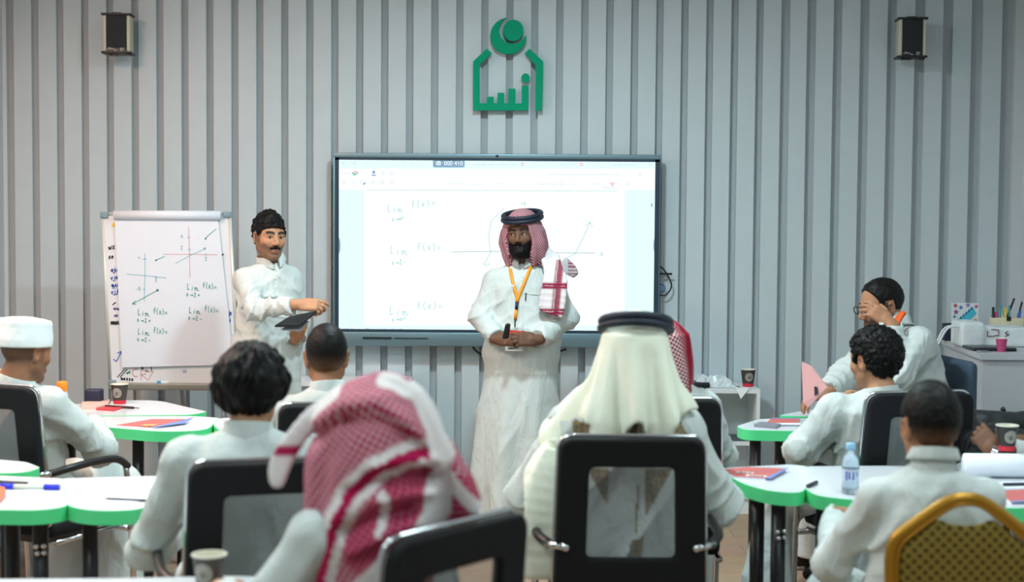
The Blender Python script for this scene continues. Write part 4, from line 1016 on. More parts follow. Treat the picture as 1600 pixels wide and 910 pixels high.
# nearest, at the bottom border
table('white table at the bottom border with a paper cup on it', [(-60, 906), (200, 904), (380, 900), (450, 906), (480, 960), (300, 1010), (-80, 1010)], [.05, .05, .2, .12, .05, .05, .05], [leg_at(60, 3.75), leg_at(330, 3.4)])

# ================================================================== low white shelf unit, left bench, desk
def shelf_unit(label, x0, x1, y0, y1, z1, shelves, name='shelf_unit', plinth=.09):
    e = empty(name, label, 'shelf', ((x0 + x1)/2, (y0 + y1)/2, 0)); w = (x1 - x0)/2; d = (y1 - y0)/2; t = .02
    MB().box((-w, -d, z1 - .024), (w, d, z1)).build('top_board', M_white, e)
    for s in (-1, 1): MB().box((-w if s < 0 else w - t, -d, 0), (-w + t if s < 0 else w, d, z1 - .024)).build('side_board', M_white, e)
    MB().box((-w + t, d - .012, .02), (w - t, d, z1 - .024)).build('back_board', M_white, e)
    for z in shelves: MB().box((-w + t, -d + .005, z), (w - t, d - .012, z + .02)).build('shelf_board', M_white, e)
    MB().box((-w + t, -d + .02, 0), (w - t, -d + .035, plinth)).build('plinth', M_white, e)
    return e
q0 = at(1070, 612, 8.42).x; q1 = at(1187, 612, 8.42).x
SHZ = .725
shelf_unit('low white open shelf unit standing against the slat wall', q0 - .55, q1, 8.40, 8.76, SHZ, (.09, .40))
b0 = at(452, 600, 8.45).x; b1 = at(640, 600, 8.45).x
shelf_unit('low white cabinet behind the short-haired boy', b0, b1, 8.42, 8.76, at(500, 597.5, 8.42).z, (.09, .38), 'low_cabinet')
# counter desk at the right
c0 = at(1536, 553, 7.62)
M_desk = mat('counter_laminate', (190, 194, 200), .45)
dk = empty('counter_desk', 'grey-white counter desk at the right wall, cluttered with supplies', 'desk', ((c0.x + 3.0)/2, 8.1, 0))
dz = c0.z; hx = (3.0 - c0.x)/2; ccx = (c0.x + 3.0)/2
def dl(x, y, z): return (x - ccx, y - 8.1, z)
# the body: a front face and a slanted return towards the wall
yl = 8.55; xl_ = at(1478, 549, yl).x
poly = [(c0.x, 7.62), (3.0, 7.62), (3.0, yl), (xl_, yl)]
fix(MB().prism([(x - ccx, y - 8.1) for x, y in poly], 0.02, dz - .03).build('body', M_desk, dk))
poly2 = [(c0.x - .02, 7.6), (3.01, 7.6), (3.01, yl + .02), (xl_ - .02, yl + .02)]
fix(MB().prism([(x - ccx, y - 8.1) for x, y in poly2], dz - .03, dz).build('worktop', M_desk, dk))
fix(MB().prism([(x - ccx + .01, y - 8.1 + .012) for x, y in poly], 0, .02).build('plinth', mat('plinth_dark', (60, 60, 64), .6), dk))

# ================================================================== gold banquet chair
def banquet_chair(x, y, yaw, label):
    e = empty('banquet_chair', label, 'chair', (x, y, 0), math.radians(yaw))
    M_gold = mat('gold_frame', (168, 120, 30), .35, .55, bump=(40, .05, .002))
    def fabric():
        m = mat('gold_lattice_fabric', (120, 100, 40), .8, spec=.2); nt = m.node_tree; N = nt.nodes; L = nt.links; P = N['Principled BSDF']
        tc = N.new('ShaderNodeTexCoord'); mp = N.new('ShaderNodeMapping'); mp.inputs['Rotation'].default_value = (0, math.radians(45), 0); mp.inputs['Scale'].default_value = (1, 0.001, 1); L.new(tc.outputs['Object'], mp.inputs[0])
        w1 = N.new('ShaderNodeTexWave'); w1.inputs['Scale'].default_value = 15; w1.bands_direction = 'X'; w2 = N.new('ShaderNodeTexWave'); w2.inputs['Scale'].default_value = 15; w2.bands_direction = 'Z'
        L.new(mp.outputs[0], w1.inputs[0]); L.new(mp.outputs[0], w2.inputs[0])
        mn = N.new('ShaderNodeMath'); mn.operation = 'MAXIMUM'; L.new(w1.outputs['Fac'], mn.inputs[0]); L.new(w2.outputs['Fac'], mn.inputs[1])
        rp = N.new('ShaderNodeMapRange'); rp.inputs[1].default_value = .45; rp.inputs[2].default_value = .95; L.new(mn.outputs[0], rp.inputs[0])
        mx = N.new('ShaderNodeMix'); mx.data_type = 'RGBA'; mx.inputs[6].default_value = (*lin(74, 62, 24), 1); mx.inputs[7].default_value = (*lin(140, 118, 52), 1); L.new(rp.outputs[0], mx.inputs[0]); L.new(mx.outputs[2], P.inputs['Base Color'])
        bp = N.new('ShaderNodeBump'); bp.inputs['Distance'].default_value = .003; bp.inputs['Strength'].default_value = .5; L.new(mn.outputs[0], bp.inputs['Height']); L.new(bp.outputs[0], P.inputs['Normal'])
        return m
    M_fab = fabric(); W = .188; Ht = 1.0
    def yb(z): return -.22 - .1*(z - .45)
    prof = smooth_path([(-W + .03, .45), (-W + .012, .6), (-W, .78), (-W + .004, .86), (-W + .03, .905), (-.125, .935), (-.07, .972), (-.03, .995), (0, 1.0), (.03, .995), (.07, .972), (.125, .935), (W - .03, .905), (W - .004, .86), (W, .78), (W - .012, .6), (W - .03, .45)], 5) if False else None
    half = [(W - .035, .43), (W - .018, .6), (W - .002, .76), (W, .83), (W - .012, .872), (W - .05, .905), (.085, .945), (.05, .968), (.025, .978), (0, .98)]
    full = [(-x, z) for x, z in half] + half[::-1][1:]
    path = smooth_path([Vector((x, yb(z), z)) for x, z in full], 4)
    MB().tube(path, .0165, 10).build('back_frame', M_gold, e)
    MB().tube([p + Vector((0, -.012, 0)) for p in smooth_path([Vector((x*.93, yb(z), z - .012)) for x, z in full], 4)], .006, 6).build('frame_ridge', M_gold, e)
    # padded back, its upper edge dipping under the hand hole
    hp_ = [(W - .05, .47), (W - .034, .6), (W - .018, .76), (W - .018, .83), (W - .03, .858), (W - .065, .886), (.075, .922), (.04, .912), (0, .908)]
    out = [(-x, z) for x, z in hp_] + hp_[::-1][1:]
    out = [(p.x, p.y) for p in smooth_path([Vector((x, z)) for x, z in out], 3)]
    n = len(out); cxz = Vector((0, .7)); b = MB(); rings = []
    for sc_, off in ((1.0, .0), (.985, .012), (.93, .02), (.7, .024), (.35, .026)):
        rings.append([(cxz.x + (p[0] - cxz.x)*sc_, cxz.y + (p[1] - cxz.y)*sc_, off) for p in out])
    for sgn in (1, -1):
        base = len(b.v)
        for rg in rings: b.v += [(x_, yb(z_) + sgn*o_, z_) for x_, z_, o_ in rg]
        b.v.append((0, yb(.7) + sgn*.026, .7)); ctr = len(b.v) - 1
        for k in range(len(rings) - 1):
            for i in range(n):
                j = (i + 1) % n; b.f.append((base + k*n + i, base + k*n + j, base + (k + 1)*n + j, base + (k + 1)*n + i))
        for i in range(n): b.f.append((base + 4*n + i, base + 4*n + (i + 1) % n, ctr))
    b.sm = [True]*len(b.f); fix(b.build('back_cushion', M_fab, e))
    MB().box((-.2, -.2, .42), (.2, .21, .475), bev=.022).build('seat', M_fab, e)
    MB().box((-.195, -.195, .40), (.195, .2, .424), bev=.005).build('seat_rail', M_gold, e)
    for sx in (-1, 1):
        MB().tube([(sx*(W - .034), -.215, .45), (sx*.185, -.25, .0)], .012, 8).build('leg', M_gold, e); MB().tube([(sx*.175, .18, .41), (sx*.19, .2, .0)], .012, 8).build('leg', M_gold, e)
    return e
# ================================================================== the people
def soft_sheet(pts, w, t, n=4):
    Q = [Vector(p[:3]) for p in pts]; D = [Vector(p[3:6]) for p in pts]; Wd = [Vector((x, 0, 0)) for x in w]
    q, d, ww = smooth_path(Q, n), smooth_path(D, n), smooth_path(Wd, n)
    return sheet([(*a, *b) for a, b in zip(q, d)], [x.x for x in ww], t)
def seat_wr(J, a=.006):
    out = []
    for q in 'LR':
        el = np.array(J['el' + q]); sh = np.array(J['sh' + q]); wr = np.array(J['wr' + q])
        out += [(el, .11, wr - sh, 16, a), ((el + wr)/2, .1, wr - el, 20, a*.6), ((sh*.75 + np.array(J['pel'])*.25), .13, (sh - np.array(J['nk'])) + (0, 0, .25), 11, a*.8)]
    return out

# ---------------------------------------------------------------- presenter at the flip chart
P = Person('standing man with short black curls in a white thobe, pointing beside the flip chart', 416, 7.67, 207, 'light')
J = dict(pel=(0, 0, .95), nk=P.J(424, 412, 7.69), shL=P.J(455, 436, 7.77), shR=P.J(378, 438, 7.62), elL=P.J(468, 505, 7.80), elR=P.J(397, 484, 7.43), wrL=P.J(462, 529, 7.57), wrR=P.J(466, 477, 7.34),
         hipL=(-.09, 0, .93), hipR=(.09, 0, .93), knL=(-.1, .02, .5), knR=(.1, .02, .5), anL=(-.1, 0, .09), anR=(.1, 0, .09))
P.set_head(P.J(421, 371, 7.66), yaw=6, pitch=-2, roll=-2, size=1.0)
hands = [dict(w=P.J(469, 476, 7.335), fwd=P.V(.96, -.1, -.02), up=P.V(.05, -.75, .62), side='R', curl=(.42, .72, .85, .95), thumb=.85, sc_=.95),
         dict(w=P.J(462, 527, 7.55), fwd=P.V(.25, -.6, .5), up=P.V(.1, -.6, -.75), side='L', curl=(.5, .5, .52, .55), thumb=.7, sc_=.95)]
P.body(J, hands, P.face_col(brow=1.3, stubble=.55, mous=1.0, lips=(150, 96, 90)), ear=1.0, jaw=1.03, neck_r=.052)
wrk = [(J['elR'], .13, P.V(.7, 0, -.5), 15, .007), ((np.array(J['elR']) + J['wrR'])/2, .1, P.V(1, 0, 0), 16, .004), ((np.array(J['shR'])*.7 + np.array(J['pel'])*.3), .15, P.V(.6, 0, .8), 10, .006), (P.J(440, 470, 7.6), .12, P.V(.3, 0, 1), 10, .005), (P.J(372, 480, 7.6), .15, P.V(1, 0, .3), 9, .006)]
P.thobe(J, bulk=.98, stand=True, hem=.07, step=.0075, wrinkles=wrk, skirt=[(.05, 0, .02, .235, .2), (.45, 0, .01, .205, .17), (.8, 0, 0, .19, .15), (1.05, 0, 0, .17, .13)], sl=(.08, .066, .062, .056), groove=1.0, fine=[((-.03, 0, 1.0), (.03, .3, 1.5), .005)])
P.collar(J, r=.07, h=.05, flap=True, fold=.04)
P.eyes(gaze=(8, -4)); moustache(P, .027)
P.hair(ts=.007, tb=.01, tt=.021, amp=.0065, freq=58, cz=.035, step=.0036, smooth=2, zb=([-.12, -.05, -.033, -.027, .013, .018, .034, .042, .06, .085], [-.066, -.06, -.03, .028, .03, -.012, -.01, .035, .046, .054]))
T = P.bvh('thobe')
P.strip(T, [(437, 503), (438.5, 510), (442, 516)], .0025, .002, 'pocket_seam', mat('seam_grey', (190, 196, 196), .8), P.parts['thobe'])
for py in (424, 436, 449, 462):
    h = P.hit(T, 430 + (py - 424)*.04, py, .001)
    if h: MB().lathe([(.0052, -.001), (.005, .0015), (.001, .002)], 10, Matrix.Translation(h) @ Vector(P.V(.2, -1, .1)).to_track_quat('Z', 'Y').to_matrix().to_4x4()).build('button', mat('button_white', (215, 220, 218), .3), P.parts['thobe'])
# what he holds
def slab(name, label, cat, corners, Y0, thick, m, nrm=None):
    """flat thing from four picture points with depths"""
    p = [at(*q) for q in corners]; n = (p[1] - p[0]).cross(p[3] - p[0]).normalized(); c = sum(p, Vector())/4
    b = MB(); b.add([q - c for q in p] + [q - c + n*thick for q in p], [(0, 1, 2, 3), (7, 6, 5, 4), (0, 4, 5, 1), (1, 5, 6, 2), (2, 6, 7, 3), (3, 7, 4, 0)])
    o = fix(b.build(name, m)); o.location = c; tag(o, label, cat); md = o.modifiers.new('b', 'BEVEL'); md.width = thick*.25; md.segments = 2; return o, n, c
nb_, n, c = slab('notebook', 'dark notebook held by the man at the flip chart', 'notebook', [(430, 512, 7.44), (468, 511, 7.32), (496, 489, 7.30), (456, 496, 7.46)], 0, .012, mat('navy_cover', (26, 32, 44), .45))
b = MB(); pp = [at(431, 509.5, 7.45) - c, at(457, 493, 7.47) - c]; b.tube([p + Vector((.004, -.004, .0)) for p in pp], .006, 6); b.build('page_edge', mat('cream_pages', (214, 200, 172), .7), nb_)
ph_, n, c = slab('smartphone', 'phone in a clear case under the notebook', 'phone', [(441, 517, 7.44), (470, 519, 7.34), (484, 503, 7.32), (458, 502, 7.44)], 0, .009, mat('phone_silver', (150, 158, 166), .25, .3))

# ---------------------------------------------------------------- man in the middle
P = Person('bearded man in white thobe and red-checked headscarf with orange lanyard, standing before the display', 817, 7.93, 176, 'deep')
J = dict(pel=(0, 0, .95), nk=P.J(817, 411, 7.95), shL=P.J(864, 440, 7.97), shR=P.J(770, 440, 7.95), elL=P.J(886, 497, 7.93), elR=P.J(751, 496, 7.90), wrL=P.J(837, 533, 7.71), wrR=P.J(780, 533, 7.73),
         hipL=(-.09, 0, .93), hipR=(.09, 0, .93), knL=(-.1, .02, .5), knR=(.1, .02, .5), anL=(-.09, 0, .09), anR=(.09, 0, .09))
P.set_head(P.J(816, 366.5, 7.90), yaw=-12, pitch=-2, roll=2, size=1.0)
hands = [dict(w=P.J(779, 530, 7.73), fwd=P.V(.72, -.35, .02), up=P.V(-.5, -.8, .3), side='R', curl=(.75, .8, .85, .9), thumb=.55, sc_=.98),
         dict(w=P.J(836, 531, 7.70), fwd=P.V(-.8, -.3, .05), up=P.V(.35, -.85, .35), side='L', curl=(.6, .65, .72, .8), thumb=.6, sc_=.98)]
P.body(J, hands, P.face_col(beard=1.0, brow=1.15, lips=(112, 72, 66), hairc=(.008, .008, .010)), jaw=1.05, neck_r=.055)
cwr = [(J['elL'], .14, P.V(-.6, 0, -.8), 13, .006), (J['elR'], .14, P.V(.5, 0, -.8), 13, .006), (P.J(800, 545, 7.75), .12, P.V(.2, 0, 1), 8, .003), (P.J(860, 470, 7.8), .14, P.V(.6, 0, 1), 9, .004), (P.J(770, 470, 7.8), .13, P.V(-.6, 0, 1), 9, .004), (P.J(865, 640, 7.8), .2, P.V(1, 0, .1), 7, .008)]
cwr = [(a, b, c, d, e*.55) for a, b, c, d, e in cwr]
def folds(S):
    S.shift(lambda X, Y, Z: .011*np.sin(np.arctan2(X, Y)*7 + 1.4*Z + .6)*np.clip((.95 - Z)/.8, 0, 1) + .006*np.sin(X*34 + Z*3)*np.clip((.9 - Z)/.5, 0, 1))
xh0, xh1 = P.J(739, 815, 7.9)[0], P.J(838, 828, 7.8)[0]
hc_ = P.J(800, 820, 7.88); sk_c = P.J(817, 600, 7.9)
P.thobe(J, bulk=1.06, stand=True, hem=.045, step=.0075, wrinkles=cwr, skirt=[(.02, hc_[0], .02, .215, .17), (.3, hc_[0]*.85, .015, .225, .17), (.6, hc_[0]*.5, .01, .22, .165), (.85, hc_[0]*.2, 0, .205, .155), (1.1, 0, 0, .19, .14)], sl=(.083, .07, .066, .06), groove=1.05, post=folds, fine=[((-.03, 0, 1.05), (.03, .3, 1.5), .005)])
P.collar(J, r=.073, h=.045, flap=True, fold=.035)
P.eyes(gaze=(24, 2))
# beard volume
S = Solid((-.09, -.03, -.16), (.09, .14, -.02), .004); S.union(ell((0, .03, -.075), (.067, .063, .062)), .01); S.union(ell((0, .06, -.1), (.04, .04, .034)), .02)
for q in (-1, 1): S.union(cone((q*.066, .012, .02), (q*.06, .02, -.06), .008, .012), .012)
S.shift(lambda X, Y, Z: .0022*noise(X, Y, Z, 190, 2)); S.cut(ell((0, .11, .012), (.055, .08, .055)), .012)
S.both(lambda X, Y, Z: Z + .028 + .0*Y - .02*(np.abs(X) > .05), .006)
P.head_obj('beard', S.mesh('beard', 1, col=lin(7, 7, 9)), M_hair)
moustache(P, .03, (8, 8, 10))
# headscarf in head axes: cap, side falls, one end over the shoulder
M_sh2 = shemagh_mat('fine_red_check', (138, 22, 56), (212, 206, 208), 140)
S = Solid((-.24, -.2, -.42), (.24, .2, .2), .0055)
S.union(ell((0, -.014, .036), (.093, .116, .104)), .01)
S.union(loft([(-.165, 0, -.035, .098, .098), (-.12, 0, -.03, .122, .108), (-.05, 0, -.02, .132, .11), (.02, 0, -.016, .12, .108), (.06, 0, -.014, .096, .103)], 2.0), .03)
S.shift(lambda X, Y, Z: (.005*np.sin(np.arctan2(X, -Y)*11 + Z*25) + .004*noise(X, Y, Z, 45, 2))*np.clip((.06 - Z)/.1, 0, 1))
S.cut(ell((0, .13, -.045), (.083, .125, .098)), .012); S.cut(ell((0, .14, -.16), (.075, .15, .1)), .02); S.cut(cone((0, .12, .03), (0, .05, -.2), .05, .05), .02)
S.union(cone((-.08, .05, .05), (.08, .05, .05), .012, .012), .01); S.cut(ell((-.034, .12, .026), (.03, .08, .03)), .01); S.cut(ell((.034, .12, .026), (.03, .08, .03)), .01)
P.head_obj('headscarf', S.mesh('headscarf', 1, extra={'tint': lambda p: np.tile(np.array([1., 0., .34]), (len(p), 1)), 'puv': puv()}), M_sh2)
agal(P, z=.086, r=(.104, .12), tube=.012, tilt=9, col=(16, 28, 46))
# end lying over the chest
ends = [(842, 388, 7.98), (853, 397, 7.92), (863, 412, 7.85), (867, 440, 7.795), (863, 470, 7.775), (860, 496, 7.765)]
eq = [P.J(*q) for q in ends]; wv = [P.V(.5, .2, .8), P.V(.8, .1, .4), P.V(1, 0, .1), P.V(1, 0, 0), P.V(1, 0, 0), P.V(1, 0, 0)]
S = Solid(np.minimum.reduce(eq) - .12, np.maximum.reduce(eq) + .12, .0055)
for pr_ in soft_sheet([(*a, *b) for a, b in zip(eq, wv)], [.03, .036, .042, .056, .06, .054], .012, 3): S.union(pr_, .01)
S.shift(lambda X, Y, Z: .0045*np.sin(X*80 + Z*9 + noise(X, Y, Z, 12, 2)) + .002*noise(X, Y, Z, 40, 3))
S.both(lambda X, Y, Z: (P.J(861, 492, 7.76)[2] + .35*(X - P.J(861, 492, 7.76)[0])) - Z, .008)
def tint_end(p):
    x = p[:, 0]; z = p[:, 2]; f = np.zeros((len(p), 3)); r = lambda px, py: P.J(px, py, 7.78)
    def band(v, c, w): return np.exp(-((v - c)/w)**8)
    zz = np.minimum.reduce([np.ones(len(p))]); q = 0
    for py, w in ((447, .016), (487, .017)):
        c = r(866, py)[2]; q = np.maximum(q, band(z, c, w)*(1 - .75*band(z, c, w*.12)))
    xl = r(872, 440)[0] + (z - r(872, 440)[2])*-.08; v = band(x, xl, .022)*(1 - .7*band(x, xl + .012, .003))*(z < r(0, 400)[2]); q = np.maximum(q, v*.9)
    f[:, 1] = q; return f
P.link('headscarf_end', S.mesh('headscarf_end', 1, extra={'tint': tint_end, 'puv': puv()}), M_sh2)
tp = [P.J(878, 412, 8.06), P.J(892, 422, 8.06), P.J(899, 430, 8.05)]
S = Solid(np.minimum.reduce(tp) - .08, np.maximum.reduce(tp) + .08, .006)
for pr_ in soft_sheet([(*tp[0], 0, 0, 1), (*tp[1], 0, 0, 1), (*tp[2], 0, 0, 1)], [.034, .026, .012], .012): S.union(pr_, .008)
P.link('headscarf_tip', S.mesh('headscarf_tip', 1, extra={'tint': lambda p: np.stack([0*p[:, 0], .85*sst(np.abs(p[:, 0] - tp[0][0]), .03, .036)*(.6 + .4*np.sign(np.sin(p[:, 2]*330))), 0*p[:, 0]], 1), 'puv': puv()}), M_sh2)
# lanyard, badge, pen
T = P.bvh('thobe'); M_or = mat('orange_ribbon', (240, 148, 18), .5)
lan = P.strip(T, [(797, 402), (796.5, 412), (798, 425), (801, 440), (805, 455), (808.5, 466), (807.5, 473)], .017, .006, 'lanyard', M_or, P.o)
P.strip(T, [(839, 398), (832, 412), (826, 425), (820, 440), (813.5, 455), (809, 466), (808, 473)], .017, .008, 'lanyard_strap', M_or, lan)
P.strip(T, [(807.5, 472), (807, 484)], .017, .009, 'lanyard_clip', mat('navy_clip', (24, 32, 70), .4), lan)
P.strip(T, [(806.5, 484), (805, 500)], .016, .008, 'lanyard_tab', M_or, lan); P.strip(T, [(805, 499), (804.5, 511)], .007, .011, 'hook', M_black, lan)
q = P.hit(T, 806, 530, .035)
bd = MB().box((-.045, -.002, -.07), (.045, .002, .03)).build('badge', mat('badge_white', (220, 224, 226), .3), lan); bd.location = Vector(P.J(803, 528, 7.70)); bd.rotation_euler = (0, 0, math.radians(-P.yaw))
o = MB().box((-.046, -.003, .004), (.046, .003, .036)).build('badge_header', mat('badge_red', (222, 62, 48), .4), lan); o.location = bd.location; o.rotation_euler = bd.rotation_euler
bb = MB().ribbon(write('AMvRN', -.03, .045, .016, 0, .8) + write('wmax', -.03, .06, .012, 0, .8), .003, lambda u, v: (u, -.0035, -v)); o = tag(bb.build('badge_print', M_ik, lan), kind='stuff'); o.location = bd.location; o.rotation_euler = bd.rotation_euler
pk = P.strip(T, [(819, 459), (833, 460.5), (847, 461)], .0035, .0025, 'pocket_edge', mat('seam_grey', (190, 196, 196), .8), P.parts['thobe'])
P.strip(T, [(822, 457.5), (821, 470)], .006, .006, 'pocket_pen', M_ik, P.parts['thobe'])
for py in (409, 421, 433, 445):
    h = P.hit(T, 816, py, .001)
    if h: MB().lathe([(.0052, -.001), (.005, .0015), (.001, .002)], 10, Matrix.Translation(h) @ Vector(P.V(.0, -1, .1)).to_track_quat('Z', 'Y').to_matrix().to_4x4()).build('button', MATS['button_white'], P.parts['thobe'])
for s_ in (-1, 1):
    MB().bm((lambda b_: (bmesh.ops.create_uvsphere(b_, u_segments=16, v_segments=10, radius=1), b_)[1])(bmesh.new()), Matrix.Translation((s_*.09 + hc_[0]*.9, .1, .035)) @ Matrix.Diagonal((.05, .14, .035, 1)), True).build('sandal', mat('dark_leather', (40, 34, 34), .5), P.o)
slab('smartphone', 'black phone held upright in the bearded man\'s hands', 'phone', [(788, 528, 7.655), (796, 529, 7.64), (799, 506, 7.62), (793.5, 504, 7.63)], 0, .03, mat('phone_black', (22, 26, 30), .3))

# ---------------------------------------------------------------- man with white cap, left
def cap(P, r=(.094, .112), z0=.012, z1=.125, tilt=0, col=(232, 238, 238)):
    S = Solid((-.14, -.16, -.05), (.14, .15, .17), .0048)
    S.union(loft([(z0, 0, -.012, r[0]*.98, r[1]*.98), (.045, 0, -.012, r[0], r[1]), (.085, 0, -.013, r[0]*.97, r[1]*.97), (z1, 0, -.014, r[0]*.86, r[1]*.86)], 2.1), .006)
    S.union(ell((0, -.014, z1 - .012), (r[0]*.9, r[1]*.9, .025)), .02); S.shift(lambda X, Y, Z: .0022*noise(X, Y, Z, 45, 2) + .0015*noise(X, Y, Z, 110, 4)); S.both(lambda X, Y, Z: z0 + .01 - Z + .05*Y, .004)
    return P.head_obj('cap', S.mesh('cap'), cloth_mat('cap_cloth', (232, 238, 238), fold=.1))
def fade(P, z0, z1, dark=(17, 15, 15), mixc=.55):
    sk = P.skin
    def f(p):
        t = sst(p[:, 2], z0, z1); c = np.tile(np.array(lin(dark)), (len(p), 1)); return blend(c, tuple(sk*mixc), 1 - t)
    return f
SHORT = ([-.12, -.05, -.033, -.027, .013, .018, .034, .042, .06, .085], [-.07, -.064, -.03, .028, .03, -.004, -.002, .045, .058, .066])
P = Person('seated man in a white cap and white thobe seen from behind at the left', 30, 6.02, -30, 'mid')
J = sit_pose(lean=(.0, .06), elL=(-.28, .2, .78), elR=(.28, .17, .735), wrL=(-.2, .42, .80), wrR=(.02, .38, .80), shw=.195, nz=1.085)
P.set_head(P.J(41, 551, 5.95), yaw=-4, pitch=-6, roll=0, size=1.04); P.fit(J)
P.body(J, [dict(w=J['wrR'], fwd=(-.7, .7, 0), up=(0, 0, 1), side='R'), dict(w=J['wrL'], fwd=(.6, .7, 0), up=(0, 0, 1), side='L')], P.face_col(stubble=.3, scalp=(lin(70, 56, 46), lambda p: sst(p[:, 2], -.07, -.02)*(p[:, 1] < -.025)*.75)), neck_r=.062, step=.016)
P.thobe(J, bulk=1.16, wrinkles=seat_wr(J, .007), shw=1.15, sl=(.088, .075, .066, .055)); P.collar(J, r=.078, h=.02); cap(P); P.eyes()
chair(P.root[0] + .09, P.root[1] - .04, -24, 'black mesh-back office chair under the man in the white cap')

# second capped man, cut by the left border
P = Person('man in a white cap mostly cut off by the left border', -40, 6.80, -12, 'tan')
J = sit_pose(shw=.18); P.set_head(P.J(-34, 528, 6.80), yaw=-25, size=1.0); P.fit(J)
P.body(J, (), P.face_col(stubble=.5), step=.018); P.thobe(J, wrinkles=seat_wr(J), step=.012); P.collar(J); cap(P); P.eyes()
chair(P.root[0], P.root[1], -12, 'black mesh-back office chair beyond the left border')

# ---------------------------------------------------------------- wavy-haired man, foreground left
P = Person('seated man with thick wavy black hair and white thobe in the left foreground', 388, 4.30, 10, 'light')
J = sit_pose(lean=(.0, .05), elL=(-.29, .07, .71), elR=(.28, .12, .74), wrL=(-.12, .3, .79), wrR=(.2, .4, .8), nz=1.085, shw=.195, shz=1.045)
P.set_head(P.J(393, 611, 4.27), yaw=-20, pitch=-4, size=1.0); P.fit(J)
P.body(J, [dict(w=J['wrR'], fwd=(-.5, .8, 0), up=(0, 0, 1), side='R'), dict(w=J['wrL'], fwd=(.6, .7, 0), up=(0, 0, 1), side='L')], P.face_col(stubble=.2), step=.016)
P.thobe(J, bulk=1.04, wrinkles=seat_wr(J, .007), shw=1.1, sl=(.085, .07, .064, .055)); P.collar(J, r=.07, h=.022); P.eyes()
def strands(X, Y, Z):
    a = np.arctan2(X, -Y)*.1; w = .007*vnoise(X, Y, Z, 22, 4); return .012*vnoise(a + w, Z*.25 + w, 0*Z, 85, 2) + .007*vnoise(a + w, Z*.2, 0*Z, 190, 3)
P.hair(ts=.03, tb=.032, tt=.026, amp=.005, freq=26, cz=.03, zb=([-.14, -.07, -.03, .02, .04, .06, .085], [-.098, -.09, -.05, -.02, .03, .055, .06]), ridge=strands, step=.0042)
chair(P.root[0] + .045, P.root[1] - .05, 16, 'black mesh-back office chair under the wavy-haired man')

# ---------------------------------------------------------------- short-haired boy
P = Person('boy with a short faded haircut seen from behind, in front of the low white cabinet', 516, 5.50, 6, 'mid')
J = sit_pose(shw=.165, nz=1.09); P.set_head(P.J(510, 559, 5.48), yaw=2, size=.98); P.fit(J)
P.body(J, (), P.face_col(), ear=1.12, step=.018); P.thobe(J, bulk=.92, wrinkles=seat_wr(J)); P.collar(J, r=.064, h=.022); P.eyes()
P.hair(ts=.006, tb=.007, tt=.013, amp=.0012, freq=160, zb=([-.12, -.05, -.033, -.027, .013, .018, .034, .042, .06, .085], [-.085, -.08, -.04, .028, .03, -.004, -.002, .045, .058, .066]), col=fade(P, -.06, .03))
chair(P.root[0] + .04, P.root[1] - .02, 8, 'black mesh-back office chair under the short-haired boy')

# ---------------------------------------------------------------- checked headscarf, centre foreground
P = Person('seated man wrapped in a red-and-white checked headscarf in the centre foreground', 590, 3.32, 40, 'tan')
J = sit_pose(lean=(.0, .02), shw=.18, elL=(-.29, .1, .78), nz=1.11, elR=(.27, .14, .76))
hp_ = P.J(588, 688, 3.30); P.set_head(hp_, yaw=-32, pitch=-4, size=1.0)
P.body(J, [dict(w=J['wrR'], fwd=(-.5, .8, 0), up=(0, 0, 1), side='R'), dict(w=J['wrL'], fwd=(.6, .7, 0), up=(0, 0, 1), side='L')], P.face_col(stubble=.4), step=.016)
P.thobe(J, bulk=1.0, wrinkles=seat_wr(J)); P.collar(J); P.eyes()
# scarf: axes turned back to the room (x right, y away, z up), origin at the head
M_sh7 = shemagh_mat('bold_red_check', (166, 22, 74), (222, 214, 214), 118)
u = lambda px, py: ((px - 588)/690, (678 - py)/690)
S = Solid((-.32, -.3, -.36), (.32, .26, .2), .0058)
S.union(ell((0, 0, .03), (.126, .138, .117)), .01)
S.union(loft([(-.36, -.005, -.03, .13, .11), (-.27, -.005, -.03, .145, .125), (-.15, -.008, -.03, .152, .14), (-.03, -.008, -.02, .148, .145), (.04, -.002, -.01, .13, .14), (.1, 0, 0, .09, .1)], 2.2), .035)
def fold_line(pts, w, am, y0=0):
    Q = np.array([u(*p) for p in pts])
    def f(X, Y, Z):
        d = np.full(np.broadcast_shapes(X.shape, Y.shape, Z.shape), 9., np.float32)
        for a, b in zip(Q[:-1], Q[1:]):
            ab = b - a; t = np.clip(((X - a[0])*ab[0] + (Z - a[1])*ab[1])/(ab @ ab), 0, 1); d = np.minimum(d, np.sqrt((X - a[0] - t*ab[0])**2 + (Z - a[1] - t*ab[1])**2) + 0*Y)
        return am*np.exp(-(d/w)**2)*(Y < y0 + .03)
    return f
for pts, w, am in (([(500, 640), (540, 612), (600, 606), (650, 640), (682, 690)], .016, -.012), ([(500, 668), (550, 640), (610, 640), (660, 672), (680, 700)], .014, .009), ([(600, 700), (650, 690), (690, 702)], .014, -.014),
                   ([(560, 742), (620, 712), (684, 722)], .02, .014), ([(600, 752), (650, 742), (680, 745)], .016, -.01), ([(548, 800), (600, 778), (640, 770)], .016, .012), ([(560, 830), (620, 800), (655, 790)], .015, -.008), ([(505, 800), (520, 700), (556, 640)], .018, .007), ([(516, 880), (536, 790), (570, 730)], .016, -.007)):
    S.shift(fold_line(pts, w, am*1.9))
S.shift(lambda X, Y, Z: .003*noise(X, Y, Z, 38, 6) + .002*noise(X, Y, Z, 80, 1))
